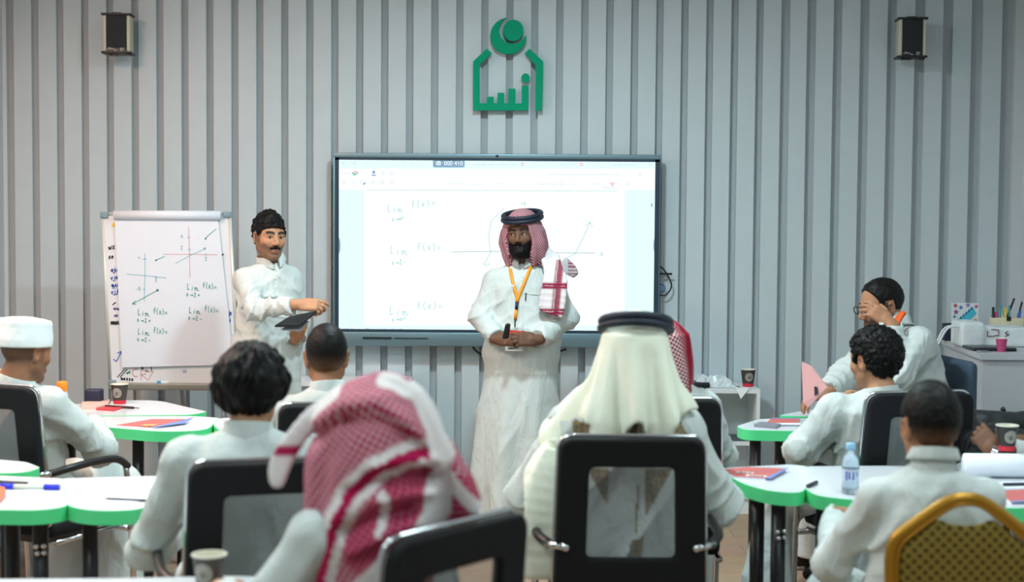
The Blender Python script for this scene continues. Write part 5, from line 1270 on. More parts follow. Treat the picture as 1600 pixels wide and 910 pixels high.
# loose end at the left, flap at the right, fold on top
for pr_ in soft_sheet([(-.085, .03, .09, .6, .2, -.7), (-.14, .0, .055, .75, .1, -.6), (-.19, -.03, -.01, .95, 0, -.3), (-.214, -.04, -.06, 1, 0, -.1), (-.216, -.045, -.095, 1, 0, 0)], [.012, .013, .014, .013, .004], .013): S.union(pr_, .012)
for pr_ in soft_sheet([(.11, -.02, -.02, .6, -.3, .6), (.16, -.02, -.11, .5, -.4, .8), (.205, -.01, -.165, .4, -.4, .8)], [.05, .05, .025], .024): S.union(pr_, .02)
for pr_ in soft_sheet([(.0, .0, .135, 0, 1, 0), (.06, -.01, .122, 0, 1, .2), (.105, -.03, .075, 0, 1, .3), (.13, -.04, .02, 0, 1, .2), (.14, -.05, -.05, 0, 1, .1)], [.01, .02, .026, .03, .03], .014): S.union(pr_, .02)
def poly_d(x, z, pts):
    Q = np.array([u(*p) for p in pts]); d = np.full(len(x), 9.)
    for a, b in zip(Q[:-1], Q[1:]):
        ab = b - a; t = np.clip(((x - a[0])*ab[0] + (z - a[1])*ab[1])/(ab @ ab), 0, 1); d = np.minimum(d, np.hypot(x - a[0] - t*ab[0], z - a[1] - t*ab[1]))
    return d
def tint7(p):
    x, z = p[:, 0], p[:, 2]; n = len(p); R_ = np.ones(n); G_ = np.zeros(n); B_ = np.where(poly_d(x, z, [(600, 800), (640, 760)]) < .07, .04, .16)
    wob = .003*np.sin(x*240)*np.sin(z*240)
    s1 = poly_d(x, z, [(508, 910), (517, 860), (532, 800), (560, 742), (600, 706), (640, 688), (668, 684), (690, 690)]) + wob
    R_ = R_*sst(s1, .029, .033); G_ = np.maximum(G_, 1 - sst(s1, .0105, .0125))
    s2 = poly_d(x, z, [(603, 800), (610, 775), (614, 752), (606, 742)]) + wob; R_ = R_*sst(s2, .008, .012)
    s3 = poly_d(x, z, [(530, 940), (575, 895), (615, 855), (660, 822), (686, 780), (690, 735)]); R_ = R_*sst(s3, .028, .032)
    s4 = poly_d(x, z, [(600, 580), (620, 584), (655, 604), (678, 650), (694, 705), (700, 745)]); R_ = R_*sst(s4, .011, .015); G_ = G_*sst(s4, .015, .02)
    xr = np.interp(-z, [-u(0, q)[1] for q in (584, 604, 650, 705, 760)], [u(q, 0)[0] for q in (622, 655, 676, 686, 690)]); R_ = R_*(1 - sst(x - xr, -.012, -.006)*(z > -.07)*(x < .165)*(z < u(0, 584)[1]))
    s5 = poly_d(x, z, [(690, 712), (712, 742), (748, 782)]); R_ = np.where(x > .135, R_*sst(s5, .014, .018), R_)
    left = (x < -.15) | ((x < -.05) & (z > .115 + (x + .05)*.9) & (z > .05)); lw = poly_d(x, z, [(540, 590), (500, 622), (470, 660), (450, 700), (440, 745)])
    fl_ = lw < np.where(x < -.14, .03, .012); R_ = np.where(fl_ & (x < -.075), 0, R_); G_ = np.where(fl_ & (x < -.075), np.exp(-((z + .018)/.012)**6)*(x < -.15), G_)
    G_ = np.maximum(G_, .6*R_*(1 - sst(poly_d(x, z, [(585, 830), (630, 760), (665, 715)]), .045, .06)))
    G_ = np.where((x > .12) & (z < -.07), np.maximum(G_, .6*R_), G_)
    return np.stack([R_, G_, B_], 1)
o = P.link('headscarf', S.mesh('headscarf', 1, extra={'tint': tint7, 'puv': puv()}), M_sh7); o.location = hp_; o.rotation_euler = (0, 0, math.radians(-40))
chair(P.root[0] - .02, P.root[1] + .02, 52, 'black mesh-back office chair turned aside under the man in the checked headscarf')

# ---------------------------------------------------------------- ivory headscarf with black cord
P = Person('broad seated man in an ivory headscarf with black cord, seen from behind', 987, 4.80, 1, 'mid')
J = sit_pose(lean=(-.02, .03), shw=.195, elL=(-.33, .1, .76), elR=(.31, .1, .74), wrL=(-.25, .4, .80), wrR=(.27, .38, .80), nz=1.13)
hp_ = P.J(991, 556, 4.76); P.set_head(hp_, yaw=0, pitch=-6, roll=2, size=1.05)
P.body(J, [dict(w=J['wrR'], fwd=(-.3, .9, 0), up=(0, 0, 1), side='R'), dict(w=J['wrL'], fwd=(.3, .9, 0), up=(0, 0, 1), side='L')], P.face_col(beard=.8), step=.016)
uv8 = lambda px, py: ((px - 987)/470, 1.70 - (py - 341.4)/470)
dark8 = [[(864, 645), (873, 669), (871, 700), (852, 669)], [(897, 645), (922, 652), (918, 676), (894, 662)], [(994, 638), (987, 681), (965, 681), (977, 664)], [(1057, 645), (1072, 671), (1060, 677), (1041, 677)],
         [(915, 715), (949, 715), (947, 770)], [(1003, 715), (1046, 715), (1003, 785)], [(991, 740), (995, 740), (990, 812), (987, 812)], [(982, 820), (1001, 813), (996, 858), (972, 862)]]
def in_poly(x, z, poly):
    Q = [uv8(*p) for p in poly]; c = np.zeros(len(x), bool)
    for (ax_, az), (bx, bz) in zip(Q, Q[1:] + Q[:1]):
        k = ((az > z) != (bz > z)) & (x < (bx - ax_)*(z - az)/(bz - az + 1e-12) + ax_); c ^= k
    return c
def col8(p):
    c = np.tile(np.array(lin(198, 205, 203)), (len(p), 1)); m = np.zeros(len(p), bool)
    for q in dark8: m |= in_poly(p[:, 0], p[:, 2], q)
    m &= p[:, 1] < .06
    sw = .5 + .5*np.sin(p[:, 0]*190 + 2*np.sin(p[:, 2]*120))*np.sin(p[:, 2]*170 + 2*np.sin(p[:, 0]*140))
    br = np.array(lin(92, 76, 58))*(1 - sw[:, None]) + np.array(lin(168, 150, 118))*sw[:, None]*.9; c[m] = br[m]; return c
P.thobe(J, bulk=1.2, wrinkles=seat_wr(J, .008), shw=1.02, sl=(.1, .086, .076, .062), col=col8, m=M_thobe_col, step=.011, fine=[((-.32, -.24, .6), (.32, .1, 1.15), .0062)]); P.eyes()
S = Solid((-.36, -.28, -.72), (.26, .2, .2), .0078, [((-.2, -.2, -.3), (.2, .15, .15), .006)])
S.union(ell((0, -.01, .04), (.1, .12, .11)), .01)
S.union(loft([(-.265, .0, -.06, .19, .10), (-.2, -.005, -.05, .17, .12), (-.1, -.005, -.035, .142, .125), (0, -.003, -.022, .118, .122), (.07, 0, -.012, .102, .118)], 2.1), .025)
S.union(cone((-.13, .0, -.2), (-.22, .02, -.28), .09, .07), .05); S.union(cone((.1, .0, -.2), (.15, .02, -.26), .08, .06), .05)
for pr_ in soft_sheet([(-.2, -.08, -.24, 1, 0, .3), (-.262, -.10, -.38, 1, 0, .1), (-.285, -.10, -.52, 1, 0, 0), (-.295, -.09, -.68, 1, 0, 0)], [.07, .062, .056, .04], .022): S.union(pr_, .005)
S.shift(lambda X, Y, Z: (.024*np.sin(np.arctan2(X, -Y - .02)*8 + 5*Z + 1.6*noise(X, Y, Z, 9, 2)) + .006*np.sin(np.arctan2(X, -Y)*21 + 9*Z))*np.clip((.05 - Z)/.22, 0, 1))
S.cut(ell((0, .15, -.06), (.075, .12, .12)), .02)
hx_ = [(p_ - 991)/483 for p_ in (872, 880, 890, 900, 918, 930, 950, 966, 974, 986, 996, 1006, 1030, 1042, 1052, 1075)]; hz_ = [(556 - p_)/483 for p_ in (900, 705, 668, 654, 656, 688, 690, 684, 664, 650, 652, 690, 690, 668, 655, 640)]
S.both(lambda X, Y, Z: np.interp(X.ravel(), hx_, hz_).reshape(X.shape) - Z, .012)
o = P.link('headscarf', S.mesh('headscarf', 1), M_ivory); o.location = hp_
agal(P, z=.082, r=(.107, .126), tube=.0125, tilt=8, col=(24, 27, 34))
chair(P.root[0] - .02, P.root[1] - .06, 0, 'black mesh-back office chair under the man in the ivory headscarf')

# ---------------------------------------------------------------- red headscarf behind him
P = Person('seated person in a dark red headscarf, half hidden behind the ivory headscarf', 1038, 5.75, -3, 'mid')
J = sit_pose(shw=.18, nz=1.085); hp_ = P.J(1033, 551, 5.74); P.set_head(hp_, size=1.0)
P.body(J, (), P.face_col(beard=.6), step=.018); P.thobe(J, bulk=1.02, wrinkles=seat_wr(J), sl=(.072, .062, .056, .05)); P.eyes()
S = Solid((-.22, -.22, -.3), (.22, .2, .19), .0066)
S.union(ell((0, -.005, .035), (.108, .128, .106)), .01); S.union(loft([(-.28, 0, -.03, .13, .1), (-.15, 0, -.03, .125, .12), (-.02, 0, -.02, .12, .126), (.07, 0, -.01, .1, .118)], 2.1), .03)
S.shift(lambda X, Y, Z: .006*np.sin(np.arctan2(X, -Y)*8 + 14*Z + noise(X, Y, Z, 14, 1))*np.clip((.1 - Z)/.15, 0, 1) + .002*noise(X, Y, Z, 60, 2)); S.cut(ell((0, .15, -.06), (.07, .12, .12)), .02)
def tint9(p):
    n = len(p); a = np.arctan2(p[:, 0], -p[:, 1]); R_ = np.ones(n); B_ = np.clip(.5 + 1.2*np.sin(a*5 + p[:, 2]*9), 0, 1); e = np.exp(-((a - 1.0)/.25)**4)
    return np.stack([R_, e, B_*.9*(1 - e)], 1)
M_sh9 = shemagh_mat('crimson_check', (142, 22, 46), (214, 200, 200), 120)
o = P.link('headscarf', S.mesh('headscarf', 1, extra={'tint': tint9, 'puv': puv()}), M_sh9); o.location = hp_
chair(P.root[0] - .04, P.root[1] - .05, 0, 'black mesh-back office chair under the person in the red headscarf')

# ---------------------------------------------------------------- man with glasses at the right
P = Person('heavy man with glasses resting his forehead on his hand, seated by the counter desk', 1425, 7.0, 97, 'tan')
J = sit_pose(shw=.21, nz=1.2, lean=(0, .04)); 
J['pel'] = (0, -.06, .6); J['nk'] = P.J(1398, 510, 7.0); J['shL'] = P.J(1440, 540, 6.8); J['shR'] = P.J(1375, 540, 7.2); J['elL'] = P.J(1402, 586, 6.68); J['wrL'] = P.J(1391, 507, 6.82)
J['elR'] = P.J(1318, 590, 7.15); J['wrR'] = P.J(1290, 615, 7.0)
P.set_head(P.J(1376, 479, 7.02), yaw=8, pitch=-12, size=1.08)
hands = [dict(w=P.J(1390, 504, 6.83), fwd=P.V(-.74, .24, .56), up=P.V(.2, -.85, .35), side='L', curl=(.35, .4, .45, .5), thumb=.2, sc_=1.0), dict(w=J['wrR'], fwd=P.V(-.8, -.3, -.2), up=(0, 0, 1), side='R')]
P.body(J, hands, P.face_col(beard=.75, stubble=.3, hairc=(.03, .026, .024)), jaw=1.08, neck_r=.062, step=.016)
P.thobe(J, bulk=1.3, wrinkles=seat_wr(J, .008), shw=1.12, sl=(.1, .085, .074, .06), step=.0095); P.collar(J, r=.08, h=.03); P.eyes(gaze=(0, -8))
T = P.bvh('thobe')
P.hair(ts=.005, tb=.007, tt=.006, amp=.002, freq=110, zb=([-.12, -.05, -.033, -.027, .013, .018, .034, .042, .055, .065, .085], [-.064, -.06, -.03, .028, .03, -.008, -.006, .045, .07, .095, .12]), col=lambda p: np.tile(np.array(lin(20, 18, 18)), (len(p), 1))*(1 + .5*noise(p[:, 0], p[:, 1], p[:, 2], 120, 3))[:, None])
b = MB()
for q in (-1, 1):
    b.tube([(q*.033 + .024*math.cos(a), .103, .002 + .017*math.sin(a)) for a in np.linspace(0, 2*math.pi, 21)[:-1]], .002, 6, True); b.tube([(q*.057, .102, .006), (q*.08, .06, .008), (q*.084, -.01, .01)], .002, 6)
b.tube([(-.009, .105, .004), (.009, .105, .004)], .002, 6); gl = P.head_obj('glasses', b.mesh('glasses'), M_black)
for q in (-1, 1):
    MB().lathe([(.023, 0), (.0225, .001), (.001, .0015)], 18, Matrix.Translation((q*.033, .103, .002)) @ Matrix.Rotation(-math.pi/2, 4, 'X') @ Matrix.Diagonal((1, .72, 1, 1))).build('lens', mat('lens_glass', (225, 235, 240), .05, trans=.9), gl)
ln = [P.J(1411, 489, 6.86), P.J(1405, 497, 6.84), P.J(1400, 506, 6.82)]
S = Solid(np.minimum.reduce(ln) - .05, np.maximum.reduce(ln) + .05, .004)
for pr_ in soft_sheet([(*ln[0], *P.V(1, 0, .6)), (*ln[1], *P.V(1, 0, .6)), (*ln[2], *P.V(1, 0, .6))], [.013]*3, .008): S.union(pr_, .004)
P.link('lanyard', S.mesh('lanyard'), mat('orange_red_ribbon', (226, 92, 30), .5))
# his swivel chair
ch = empty('swivel_chair', 'dark grey swivel chair with a rounded back behind the man with glasses', 'chair', (P.root[0] - .02, P.root[1] + .02, 0), math.radians(97))
M_sw = mat('slate_fabric', (62, 78, 96), .8, bump=(400, .3, .001))
S = Solid((-.26, -.4, .45), (.26, -.1, 1.1), .01); S.union(rbox((0, -.255, .80), (.21, .028, .24), .026), .01); S.shift(lambda X, Y, Z: (Y + .3)*0 + .9*X*X*(-1)*np.sign(Y + .255 + 1e-4)*.15)
S.union(cone((0, -.255, .98), (0, -.255, .6), .02, .02), .01)
link('backrest', S.mesh('backrest'), M_sw, ch)
MB().box((-.25, -.24, .44), (.25, .26, .52), bev=.035).build('seat', M_sw, ch)
MB().tube([(0, 0, .12), (0, 0, .45)], .03, 12).build('gas_post', M_black, ch); MB().tube([(0, -.2, .46), (0, -.27, .5), (0, -.275, .66)], .02, 8).build('back_bracket', M_black, ch)
for k in range(5):
    a = 2*math.pi*k/5; MB().tube([(.02*math.cos(a), .02*math.sin(a), .12), (.28*math.cos(a), .28*math.sin(a), .07)], [.026, .018], 8).build('base_arm', M_black, ch)
    MB().lathe([(.001, -.012), (.028, -.012), (.03, 0), (.028, .012), (.001, .012)], 12, Matrix.Translation((.29*math.cos(a), .29*math.sin(a), .03)) @ Matrix.Rotation(math.pi/2, 4, 'X')).build('caster', M_black, ch)

# ---------------------------------------------------------------- curly man, right
P = Person('seated man with dense curly black hair and white thobe, chin on hand', 1372, 6.0, 14, 'light')
J = sit_pose(lean=(-.03, .1), shw=.195, elL=P.J(1254, 704, 5.92), elR=(.26, .2, .78), wrL=(-.12, .36, .86), nz=1.065, kn=(.14, .40, .52), an=(.16, .3, .09))
J['wrL'] = P.J(1312, 655, 6.24); J['anL'] = (-.36, .25, .09); J['knL'] = (-.26, .36, .52)
P.set_head(P.J(1366, 564, 5.92), yaw=18, pitch=-3, size=1.05); P.fit(J)
P.body(J, [dict(w=J['wrL'], fwd=(.1, -.1, .9), up=(-.5, .7, 0), side='L', curl=(.6, .6, .6, .6)), dict(w=J['wrR'], fwd=(-.3, .9, 0), up=(0, 0, 1), side='R')], P.face_col(stubble=.35), step=.016)
P.thobe(J, bulk=1.1, wrinkles=seat_wr(J, .008), shw=1.12, sl=(.09, .08, .07, .056), hem=.09); P.collar(J, r=.07, h=.012); P.eyes()
P.hair(ts=.02, tb=.02, tt=.024, amp=.005, freq=100, cz=.03, zb=([-.14, -.06, -.038, -.027, .013, .018, .034, .042, .06, .085], [-.085, -.078, -.04, .025, .028, -.012, -.01, .045, .058, .066]), step=.004)
chair(P.root[0] + .03, P.root[1] - .05, 14, 'black mesh-back office chair under the curly-haired man')

# ---------------------------------------------------------------- boy on the gold chair
P = Person('boy with short dark hair and a white collared thobe on the gold banquet chair', 1452, 4.13, 2, 'tan')
J = sit_pose(lean=(-.01, .03), shw=.165, elL=(-.235, .1, .70), elR=(.23, .12, .72), nz=1.05, wrL=(-.16, .36, .79))
P.set_head(P.J(1452, 667, 4.12), yaw=6, pitch=-2, roll=0, size=.97); P.fit(J)
P.body(J, [dict(w=J['wrR'], fwd=(-.3, .9, 0), up=(0, 0, 1), side='R'), dict(w=J['wrL'], fwd=(.3, .9, 0), up=(0, 0, 1), side='L')], P.face_col(), ear=1.08, neck_r=.047, step=.016)
P.thobe(J, bulk=.95, wrinkles=seat_wr(J, .006), shw=1.0, sl=(.068, .06, .055, .05)); P.collar(J, r=.064, h=.052, flap=True, fold=.03); P.eyes()
P.hair(ts=.008, tb=.009, tt=.018, amp=.0018, freq=140, col=fade(P, -.06, .02, mixc=.45))
banquet_chair(P.root[0] + .01, P.root[1] - .07, 0, 'gold banquet chair with olive lattice cushion in the right foreground')

# ---------------------------------------------------------------- arm reaching in from the right border
P = Person('person at the right border reaching in with a bracelet and a paper cup', 1800, 5.9, 76, 'deep')
J = sit_pose(shw=.19, elL=(-.26, .2, .8), wrL=(-.15, .42, .83)); J['wrL'] = P.J(1572, 704, 5.45); J['elL'] = P.J(1680, 722, 5.5); J['wrR'] = P.J(1606, 690, 5.72); J['elR'] = P.J(1715, 705, 6.0)
P.set_head((0, 0, 1.2), size=1.0)
hands = [dict(w=P.J(1556, 706, 5.45), fwd=P.V(-.35, .5, .5), up=P.V(-.3, -.8, .3), side='L', curl=(.5, .6, .7, .75), thumb=.3), dict(w=P.J(1604, 691, 5.62), fwd=P.V(-.8, -.1, .1), up=P.V(.1, -.3, .9), side='R', curl=(.5, .55, .6, .7), thumb=.5)]
P.body(J, hands, P.face_col(beard=.7), step=.016); P.thobe(J, bulk=1.0, wrinkles=seat_wr(J)); P.collar(J); P.eyes(); P.hair(step=.006)
w = np.array(J['wrL']); d = np.array(P.J(1556, 706, 5.45)) - w
b = MB(); M = Matrix.Translation(Vector(P.J(1553, 709, 5.45))) @ Vector(P.V(-.8, .3, .3)).to_track_quat('Z', 'Y').to_matrix().to_4x4()
for k in range(3): b.tube([M @ Vector((.034*math.cos(a), .03*math.sin(a), .008*(k - 1))) for a in np.linspace(0, 2*math.pi, 25)[:-1]], .0045, 6, True)
b.build('bracelet', M_chrome, P.o)
chair(P.root[0] + .02, P.root[1], 76, 'black mesh-back office chair beyond the right border')
q = at(1640, 800, 5.3)
ch = empty('stool', 'chrome-framed stool tucked under the right border table', 'stool', (q.x, 5.32, 0), math.radians(4))
MB().box((-.19, -.17, .43), (.19, .17, .48), bev=.02).build('seat', M_pad, ch)
for sx in (-1, 1):
    for sy in (-1, 1): MB().tube([(sx*.165, sy*.15, .0), (sx*.165, sy*.15, .43)], .012, 8).build('leg', M_chrome, ch)
    MB().tube([(-.165, sx*.15, .14), (.165, sx*.15, .14)], .009, 8).build('stretcher', M_chrome, ch); MB().tube([(sx*.165, -.15, .2), (sx*.165, .15, .2)], .009, 8).build('stretcher', M_chrome, ch)
# ================================================================== small things
def cup(loc, label, sc_=1.0, body=(58, 50, 46), red=True, rz=0.0, group='printed paper coffee cups', emblem=True):
    e = empty('paper_cup', label, 'cup', loc, rz, group)
    R0, R1, Hc = .029*sc_, .042*sc_, .098*sc_
    b = MB(); prof = [(R0, .0), (R1, Hc), (R1 - .002, Hc), (R0 - .001, .006)]
    b.lathe([(R0, 0), (R0 + (R1 - R0)*.25, Hc*.25), (R1, Hc)], 28, cap=False).build('wall', mat('cup_%d_%d_%d' % body, body, .5), e)
    MB().lathe([(R1 - .0015, Hc), (R1 - .003, Hc*.9), (R0 - .001, .004), (.001, .004)], 28, cap=False).build('lining', mat('cup_lining', (226, 224, 208), .5), e)
    MB().tube([(R1*math.cos(a), R1*math.sin(a), Hc) for a in np.linspace(0, 2*math.pi, 29)[:-1]], .0022*sc_, 6, True).build('rim', MATS['cup_lining'], e)
    MB().lathe([(R0 + .0002, 0), (R0 - .002, .0005), (.001, .0008)], 28, cap=False).build('base', MATS['cup_lining'], e)
    if red: MB().lathe([(R0 + .0006, .0005), (R0 + (R1 - R0)*.2 + .0006, Hc*.2)], 28, cap=False).build('base_band', mat('cup_red', (206, 36, 58), .5), e)
    if emblem:
        zc = Hc*.58; rr = .023*sc_
        def pl_(u_, v_):
            z = zc + v_; r = R0 + (R1 - R0)*z/Hc + .0006; a = -math.pi/2 + u_/r; return (r*math.cos(a), r*math.sin(a), z)
        bb = MB(); bb.ribbon([arc(0, 0, rr, 0, 360, 28), arc(0, 0, rr*.62, 0, 360, 22)], .0022*sc_, pl_)
        bb.ribbon([[(rr*.72*math.cos(t), rr*.72*math.sin(t)), (rr*.9*math.cos(t), rr*.9*math.sin(t))] for t in np.linspace(0, 2*math.pi, 17)[:-1]], .0026*sc_, pl_)
        bb.ribbon([[(-rr*.4, 0), (rr*.4, 0)], [(-rr*.35, rr*.18), (rr*.35, rr*.18)], arc(0, rr*.1, rr*.3, 20, 160, 6), [(-rr*.3, -rr*.2), (rr*.3, -rr*.2)]], .003*sc_, pl_)
        tag(bb.build('emblem', mat('cup_print', (206, 204, 190), .5), e), kind='stuff')
    return e
q = onz(187, 631, TZ); cup(q, 'dark paper cup with red base on the table below the flip chart', 1.0, rz=-.15)
q = onz(329, 917, TZ); q = Vector((at(327, 880, 3.62).x, 3.62, TZ)); cup(q, 'dark paper cup on the bottom border table, nearest to the viewer', 1.0, (66, 66, 62), rz=-.25)
q = at(1168.5, 612, 8.55); cup(Vector((q.x, 8.55, SHZ)), 'dark paper cup standing on top of the low shelf unit', 1.02, rz=.05)
q = at(1573, 702, 5.40); cup(Vector((q.x, 5.40, q.z - .005)), 'dark paper cup held in the hand at the right border', .95, (44, 42, 40), rz=.1)

def sheet_on(name, label, cat, pix, z, m, thick=.004, parent=None, group=None):
    pts = [onz(p[0], p[1], z) for p in pix]; c = sum(pts, Vector())/len(pts)
    o = fix(MB().prism([(p.x - c.x, p.y - c.y) for p in pts], 0, thick).build(name, m, parent)); o.location = (c.x, c.y, z); tag(o, label, cat, group); return o, c
def marks_on(o, c, lines, w, m, z, name='print'):
    """flat print on a lying sheet, lines in picture points"""
    L2 = [[(onz(p[0], p[1], z).x - c.x, onz(p[0], p[1], z).y - c.y) for p in ln] for ln in lines]
    tag(MB().ribbon(L2, w, lambda x, y: (x, y, z - o.location.z + .0008)).build(name, m, o), kind='stuff')
M_bk = mat('booklet_red', (200, 104, 100), .5); M_bb = mat('booklet_blue', (120, 140, 200), .5); M_wp = mat('white_print', (232, 232, 228), .6)
def booklet(label, pix, blue, z=TZ + .0005, lift=.012):
    """red cover over white pages, a corner lifted and showing the blue back"""
    o, c = sheet_on('booklet', label, 'booklet', pix, z, M_paper, .006, group='red booklets on the tables')
    pts = [onz(p[0], p[1], z) for p in pix]; n = len(pts)
    vs = [(p.x - c.x, p.y - c.y, .0075 + (lift if i in (2,) else 0)) for i, p in enumerate(pts)]
    b = MB().add(vs + [(v[0], v[1], v[2] - .001) for v in vs], [tuple(range(n)), tuple(range(n, 2*n))[::-1]] + [(i, i + n, (i + 1) % n + n, (i + 1) % n) for i in range(n)])
    fix(b.build('cover', M_bk, o))
    p4 = [onz(p[0], p[1], z) for p in blue]; m = len(p4)
    fix(MB().add([(p.x - c.x, p.y - c.y, .0085 + (lift*.8 if i in (1, 2) else 0)) for i, p in enumerate(p4)] + [(p.x - c.x, p.y - c.y, .0075 + (lift*.8 if i in (1, 2) else 0)) for i, p in enumerate(p4)], [tuple(range(m)), tuple(range(m, 2*m))[::-1]] + [(i, i + m, (i + 1) % m + m, (i + 1) % m) for i in range(m)]).build('folded_corner', M_bb, o))
    return o, c
o, c = booklet('red booklet lying open on the table in front of the flip chart', [(182, 667), (238, 657.5), (290, 662), (236, 671)], [(236, 671), (290, 662), (303, 658), (290, 664.5)])
marks_on(o, c, [[(224, 665.5), (229, 664)], [(230, 666), (234, 663.8)], [(236, 665.5), (241, 664)]], .02, mat('booklet_cream', (232, 196, 130), .6), TZ + .011)
o, c = booklet('red booklet on the right near table beside the shelf unit', [(1128, 737), (1165, 733), (1227, 737), (1196, 751), (1150, 748)], [(1196, 751), (1227, 737), (1232, 737), (1204, 752)], lift=.004)
marks_on(o, c, [[(1152 + 7*k, 738.5 + .4*k), (1157 + 7*k, 738.2 + .4*k)] for k in range(8)] + [[(1168 + 6*k, 743.5 + .4*k), (1172 + 6*k, 743.2 + .4*k)] for k in range(5)], .022, M_wp, TZ + .0085)
o, c = booklet('red and white booklet beside the phone on the far right table', [(1196, 664), (1206, 656), (1250, 657.5), (1246, 664)], [(1206, 657), (1250, 658), (1250, 657), (1206, 656)], lift=.003)
marks_on(o, c, [[(1204, 662.6), (1246, 662.8)]], .05, M_paper, TZ + .009, 'white_panel')
o, c = booklet('red booklet at the right border below the rolled sheet', [(1556, 771), (1630, 766), (1660, 783), (1580, 788)], [(1580, 789), (1640, 787), (1640, 785), (1582, 787)], lift=.002)
# folder, papers
o, c = sheet_on('paper_sheet', 'handwritten white sheet on the left near table', 'paper', [(104, 770), (118, 752), (246, 749), (238, 782), (170, 789), (110, 782)], TZ + .0005, M_paper, .0012)
marks_on(o, c, [[(120 + 4*r_ + k*9, 758 + 5*r_ + rnd.uniform(-.6, .6)), (126 + 4*r_ + k*9, 757.5 + 5*r_ + rnd.uniform(-.6, .6))] for r_ in range(5) for k in range(10)], .004, mat('pencil_grey', (170, 174, 188), .7), TZ + .0018, 'handwriting')
o, c = sheet_on('paper_sheet', 'blank pale sheet under the blue-capped marker at the left border', 'paper', [(8, 768), (70, 764), (64, 782), (4, 790)], TZ + .0005, mat('pale_blue_paper', (214, 226, 240), .6), .0012)
def rod(name, label, cat, a, b_, r, m, caps=(), z=TZ, group=None):
    pa, pb = onz(a[0], a[1], z + r), onz(b_[0], b_[1], z + r); c_ = (pa + pb)/2
    o = MB().tube([pa - c_, pb - c_], r, 8).build(name, m); o.location = c_; tag(o, label, cat, group)
    for nm, t0, t1, rr, mm in caps: MB().tube([(pa - c_).lerp(pb - c_, t0), (pa - c_).lerp(pb - c_, t1)], rr, 8).build(nm, mm, o)
    return o
M_bc = mat('marker_blue', (30, 50, 210), .4)
rod('marker', 'white marker with two blue caps on the left border table', 'marker', (2, 760.5), (93, 762), .009, mat('marker_body', (214, 222, 208), .4), [('cap', -.02, .22, .011, M_bc), ('cap', .74, 1.0, .0105, M_bc)])
rod('pen', 'dark grey pen behind the marker on the left border table', 'pen', (-20, 752), (43, 755.5), .005, mat('pen_grey', (70, 70, 74), .4))
rod('pencil', 'dark pencil lying across the handwritten sheet', 'pencil', (168, 780), (243, 783), .0042, mat('pencil_dark', (44, 40, 54), .4), [('tip', -.06, .01, .003, mat('pencil_wood', (200, 140, 120), .6))])
rod('pencil', 'black pencil on the table below the flip chart', 'pencil', (164, 635), (209, 637.5), .006, mat('pencil_black', (44, 26, 28), .4), [('tip', 1.0, 1.18, .0025, mat('pencil_lead', (90, 86, 90), .5))])
rod('marker', 'dark marker lying on the right near table by the bottle', 'marker', (1262, 760), (1276, 754), .007, mat('marker_dark', (44, 48, 62), .4))
o, c = sheet_on('folder', 'red folder under the pencil near the paper cup', 'folder', [(150, 641), (160, 634), (196, 637), (178, 643)], TZ + .0005, mat('folder_red', (206, 60, 70), .5), .005)
o, c = sheet_on('paper_stack', 'pink-edged papers beside the paper cup', 'paper', [(128, 632), (172, 628), (168, 636), (150, 640), (128, 640)], TZ + .0005, mat('salmon_paper', (226, 190, 178), .6), .012)
o, c = sheet_on('crumpled_wrapper', 'orange wrapper at the left border', 'wrapper', [(-20, 775), (-4, 768), (8, 771), (9, 779), (-2, 788)], TZ + .0005, mat('orange_foil', (226, 120, 84), .4), .02)
o, c = sheet_on('smartphone', 'grey phone lying on the far right table', 'phone', [(1178, 667.5), (1187, 662.5), (1220, 666), (1212, 670.5)], TZ + .0005, mat('phone_grey', (130, 130, 140), .3), .011)
b = MB().lathe([(.004, 0), (.004, .001), (.001, .0015)], 8, Matrix.Translation((-.06, -.0, .011))); b.build('camera_lens', M_black, o)
# orange highlighter and dark case behind the capped man
p = at(97, 596, 6.72); jar = empty('glue_bottle', 'small bottle whose orange cap shows over the capped man\'s shoulder', 'bottle', (p.x, 6.72, TZ))
MB().lathe([(.024, 0), (.026, .01), (.026, .11), (.02, .13)], 18).build('bottle_body', mat('bottle_white', (220, 222, 224), .4), jar)
MB().lathe([(.022, .128), (.025, .132), (.025, .168), (.02, .174), (.001, .176)], 18).build('cap', mat('cap_orange', (240, 140, 30), .4), jar)
p = at(150, 617, 7.3); 
tag(MB().box((p.x - .05, 7.27, TZ), (p.x + .03, 7.34, TZ + .07), bev=.008).build('speaker_box', mat('navy_box', (30, 34, 60), .5)), 'dark box standing near the flip chart foot', 'box')

# water bottle
p = onz(1328, 772, TZ); bt = empty('water_bottle', 'small clear water bottle with blue cap and label on the right table', 'bottle', p)
def plastic():
    m = mat('clear_plastic', (206, 226, 238), .08, trans=.75, alpha=1.0); return m
MB().lathe([(.022, 0), (.029, .006), (.03, .03), (.0285, .04), (.03, .05), (.03, .095), (.0285, .1), (.029, .112), (.022, .135), (.0125, .15), (.0125, .158)], 24).build('bottle_body', plastic(), bt)
MB().lathe([(.0305, .045), (.0305, .088)], 24, cap=False).build('label_wrap', mat('bottle_label', (206, 220, 240), .4), bt)
bb = MB()
def pb(u_, v_): a = -math.pi/2 + u_/.031; return (.0311*math.cos(a), .0311*math.sin(a), v_)
bb.ribbon([[(-.02, .052), (-.02, .08)], [(-.02, .055), (.0, .055)], [(-.01, .078), (-.01, .056)], [(.004, .078), (.004, .055)], [(.004, .078), (.018, .078), (.018, .066), (.004, .066)], [(-.024, .049), (.022, .049)]], .005, pb); tag(bb.build('label_print', mat('bottle_print', (30, 70, 190), .4), bt), kind='stuff')
